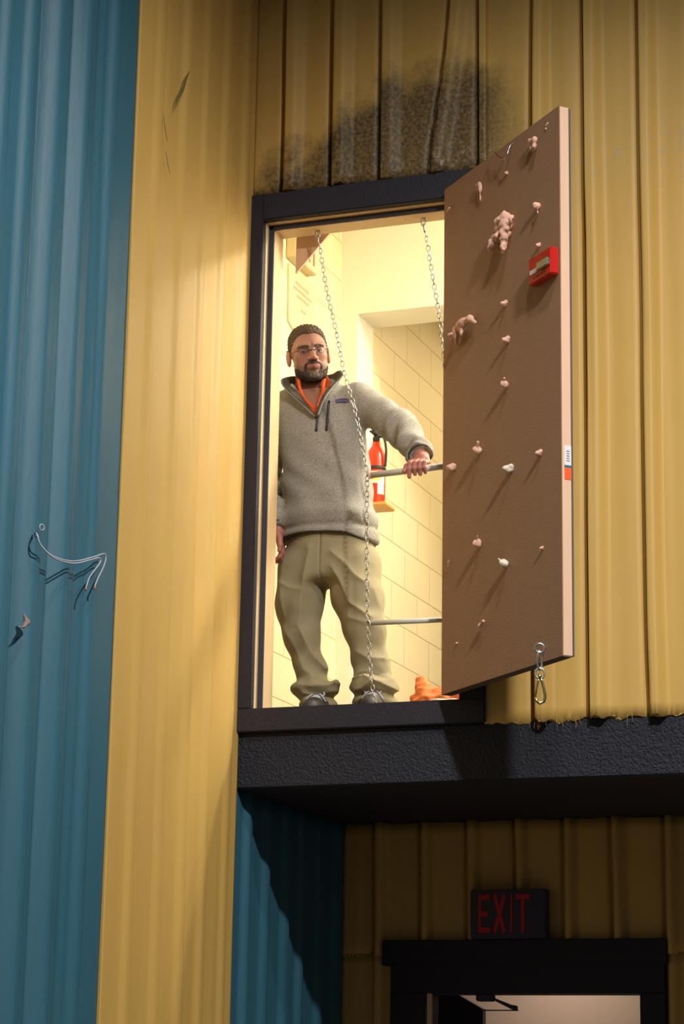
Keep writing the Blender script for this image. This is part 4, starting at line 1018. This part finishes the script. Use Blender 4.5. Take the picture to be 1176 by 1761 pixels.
# trousers
FOLDS = [([(0.178, 3.864), (0.152, 3.728), (0.137, 3.579), (0.13, 3.545), (0.18, 3.429), (0.293, 3.301)], 0.02, 0.026), ([(0.216, 3.542), (0.239, 3.454), (0.288, 3.317)], 0.012, 0.018), ([(0.054, 3.841), (0.041, 3.716), (0.06, 3.59)], 0.008, 0.014), ([(0.28, 3.845), (0.328, 3.804), (0.386, 3.738), (0.427, 3.711)], 0.014, 0.018), ([(0.283, 3.78), (0.334, 3.69), (0.36, 3.627), (0.407, 3.592), (0.449, 3.565)], 0.018, 0.02), ([(0.358, 3.562), (0.409, 3.545), (0.451, 3.532)], 0.012, 0.016), ([(0.455, 3.687), (0.487, 3.562), (0.497, 3.39), (0.531, 3.304)], 0.012, 0.022), ([(0.032, 3.738), (0.091, 3.704), (0.144, 3.693)], 0.008, 0.012), ([(0.054, 3.538), (0.092, 3.487), (0.148, 3.36), (0.187, 3.334)], 0.008, 0.014), ([(0.136, 3.294), (0.196, 3.281), (0.26, 3.288), (0.285, 3.300)], 0.012, 0.014), ([(0.156, 3.252), (0.226, 3.249), (0.31, 3.274)], 0.014, 0.014), ([(0.372, 3.31), (0.426, 3.319), (0.49, 3.287), (0.576, 3.249)], 0.02, 0.014), ([(0.382, 3.256), (0.423, 3.26), (0.468, 3.286), (0.506, 3.29)], 0.014, 0.014), ([(0.391, 3.418), (0.437, 3.392), (0.501, 3.393)], 0.01, 0.014)]
def fold_disp(X, Y, Z):
    d = 0*X*Y*Z
    for pl, am, w_ in FOLDS:
        m = None
        for (a, c), (b, e) in zip(pl, pl[1:]):
            L2 = (b-a)**2+(e-c)**2; t = np.clip(((X-a)*(b-a)+(Z-c)*(e-c))/L2, 0, 1)
            q = (X-a-t*(b-a))**2+(Z-c-t*(e-c))**2; m = q if m is None else np.minimum(m, q)
        d = d+am*np.exp(-np.sqrt(m+1e-6)/w_)
    return d*np.clip((.46-Y)/.08, 0, 1)
def trousers(X, Y, Z):
    cx_ = lerp(Z, [3.70, 3.80, 4.0], [.224, .228, .226]); rx = lerp(Z, [3.70, 3.80, 3.9, 4.0], [.222, .218, .196, .180]); ry = lerp(Z, [3.70, 3.9, 4.0], [.125, .130, .120])
    k = np.sqrt(np.abs((X-cx_)/rx)**2.4+np.abs((Y-.43)/ry)**2.4)+1e-6
    pel = smax((k**.9-1)*.12, smax(3.735-Z, Z-3.98, .01), .04)
    l = chain_caps(X, Y, Z, [(.108, .425, 3.80), (.092, .42, 3.66), (.108, .405, 3.52), (.145, .415, 3.38), (.170, .42, 3.27)], [.115, .104, .074, .060, .074], .04)
    r = chain_caps(X, Y, Z, [(.325, .425, 3.80), (.360, .415, 3.66), (.394, .395, 3.52), (.420, .41, 3.38), (.436, .42, 3.27)], [.118, .104, .080, .070, .082], .04)
    # bunched cuffs
    for i, (c, R_) in enumerate((((.165, .405), .080), ((.432, .405), .092))):
        pass
    lb_ = ell(X, Y, Z, (.172, .405, 3.285), (.098, .100, .045)); lb2 = ell(X, Y, Z, (.186, .42, 3.215), (.088, .105, .045))
    rb_ = ell(X, Y, Z, (.440, .400, 3.275), (.103, .105, .045)); rb2 = ell(X, Y, Z, (.440, .42, 3.220), (.096, .105, .050))
    l = smin(l, lb_, .02); l = smin(l, lb2, .010); r = smin(r, rb_, .02); r = smin(r, rb2, .010)
    d = smin(pel, smin(l, r, .012), .03)
    # folds
    th_ = np.exp(-((Z-3.72)/.14)**2); lo_ = np.clip((3.50-Z)/.18, 0, 1)
    d = d+.003*th_*np.sin(38*X+12*Z+1.8*np.sin(9*Z))+.004*lo_*np.sin(58*Z+16*X+9*Y+2.2*np.sin(20*X+3))
    d = d+.0025*np.sin(48*X-30*Z+2*np.sin(11*X+5*Z))-fold_disp(X, Y, Z)+.004
    # fly seam and pocket seams
    d = d+.005*np.exp(-((X-.226)/.004)**2)*(Z > 3.70)
    # opening for the feet in front
    d = smax(d, -cap(X, Y, Z, (.205, .40, 3.14), (.213, .20, 3.175), .070, .070), .008)
    d = smax(d, -cap(X, Y, Z, (.437, .40, 3.14), (.455, .20, 3.180), .070, .078), .008)
    return smax(d, 3.165-Z, .01)
o = meshvf('trousers', [nets(trousers, (-.06, .24, 3.14), (.60, .62, 4.02), .005)], M['trousers'], person)
M['seam'] = mat('khaki_seam', srgb(112, 100, 72), 0.9)
def on_tr(x, z, off=0.0): return Vector((x, surf_on(trousers, x, z, .22, .45, off), z))
link('belt_loop', tube(B(), [on_tr(.226, z, .001) for z in np.linspace(3.74, 3.93, 8)], .0025, 5), M['seam'], person, True)

# shoes
def make_shoe(c, ang, lab):
    ca, sa = math.cos(ang), math.sin(ang)
    def loc(X, Y, Z): a = X-c[0]; b = Y-c[1]; return a*ca+b*sa, -a*sa+b*ca, Z-FZ
    def up(X, Y, Z):
        x, y, z = loc(X, Y, Z)
        d = chain_caps(x, y, z, [(0, .09, .050), (0, .0, .060), (0, -.09, .042), (0, -.155, .034)], [.040, .044, .041, .034], .03)
        d = smin(d, cap(x, y, z, (0, .06, .07), (0, .05, .115), .040, .040), .02)
        return smax(smax(d, .016-z, .006), z-.118, .004)
    def so(X, Y, Z):
        x, y, z = loc(X, Y, Z); d = chain_caps(x, y, z*0+.0, [(0, .09, 0), (0, -.02, 0), (0, -.10, 0), (0, -.155, 0)], [.043, .042, .050, .040], .03)
        return smax(smax(d, z-.024, .004), .001-z, .003)
    lo = (c[0]-.16, c[1]-.23, FZ-.005); hi = (c[0]+.16, c[1]+.17, FZ+.13)
    s = meshvf('shoe', [nets(up, lo, hi, .004)], M['shoe'], person)
    meshvf('sole', [nets(so, lo, hi, .004)], M['sole'], s)
    bm = B()
    def w(x, y, z): return Vector((c[0]+x*ca-y*sa, c[1]+x*sa+y*ca, FZ+z))
    for k in range(6):
        y = -.030-.018*k; z = .106-.0085*k
        for q in (-1, 1): tube(bm, spline([w(-.026*q, y, z-.010), w(0, y-.004, z+.005), w(.026*q, y-.016, z-.017)], 4), .0050, 6)
    for q in (-1, 1): tube(bm, spline([w(0, -.025, .112), w(q*.02, -.03, .128), w(q*.034, -.045, .108), w(q*.02, -.05, .10)], 4), .0032, 6); tube(bm, spline([w(0, -.025, .11), w(q*.022, -.055, .106), w(q*.044, -.06, .075)], 4), .003, 6)
    link('laces', bm, M['lace'], s, True)
    tg = B(); prism(tg, [w(-.024, -.02, .104), w(.024, -.02, .104), w(.026, -.12, .070), w(-.026, -.12, .070)], (0, 0, .004)); link('tongue', tg, M['sole'], s)
make_shoe((.206, .375), math.radians(8), '')
make_shoe((.452, .365), math.radians(14), '')
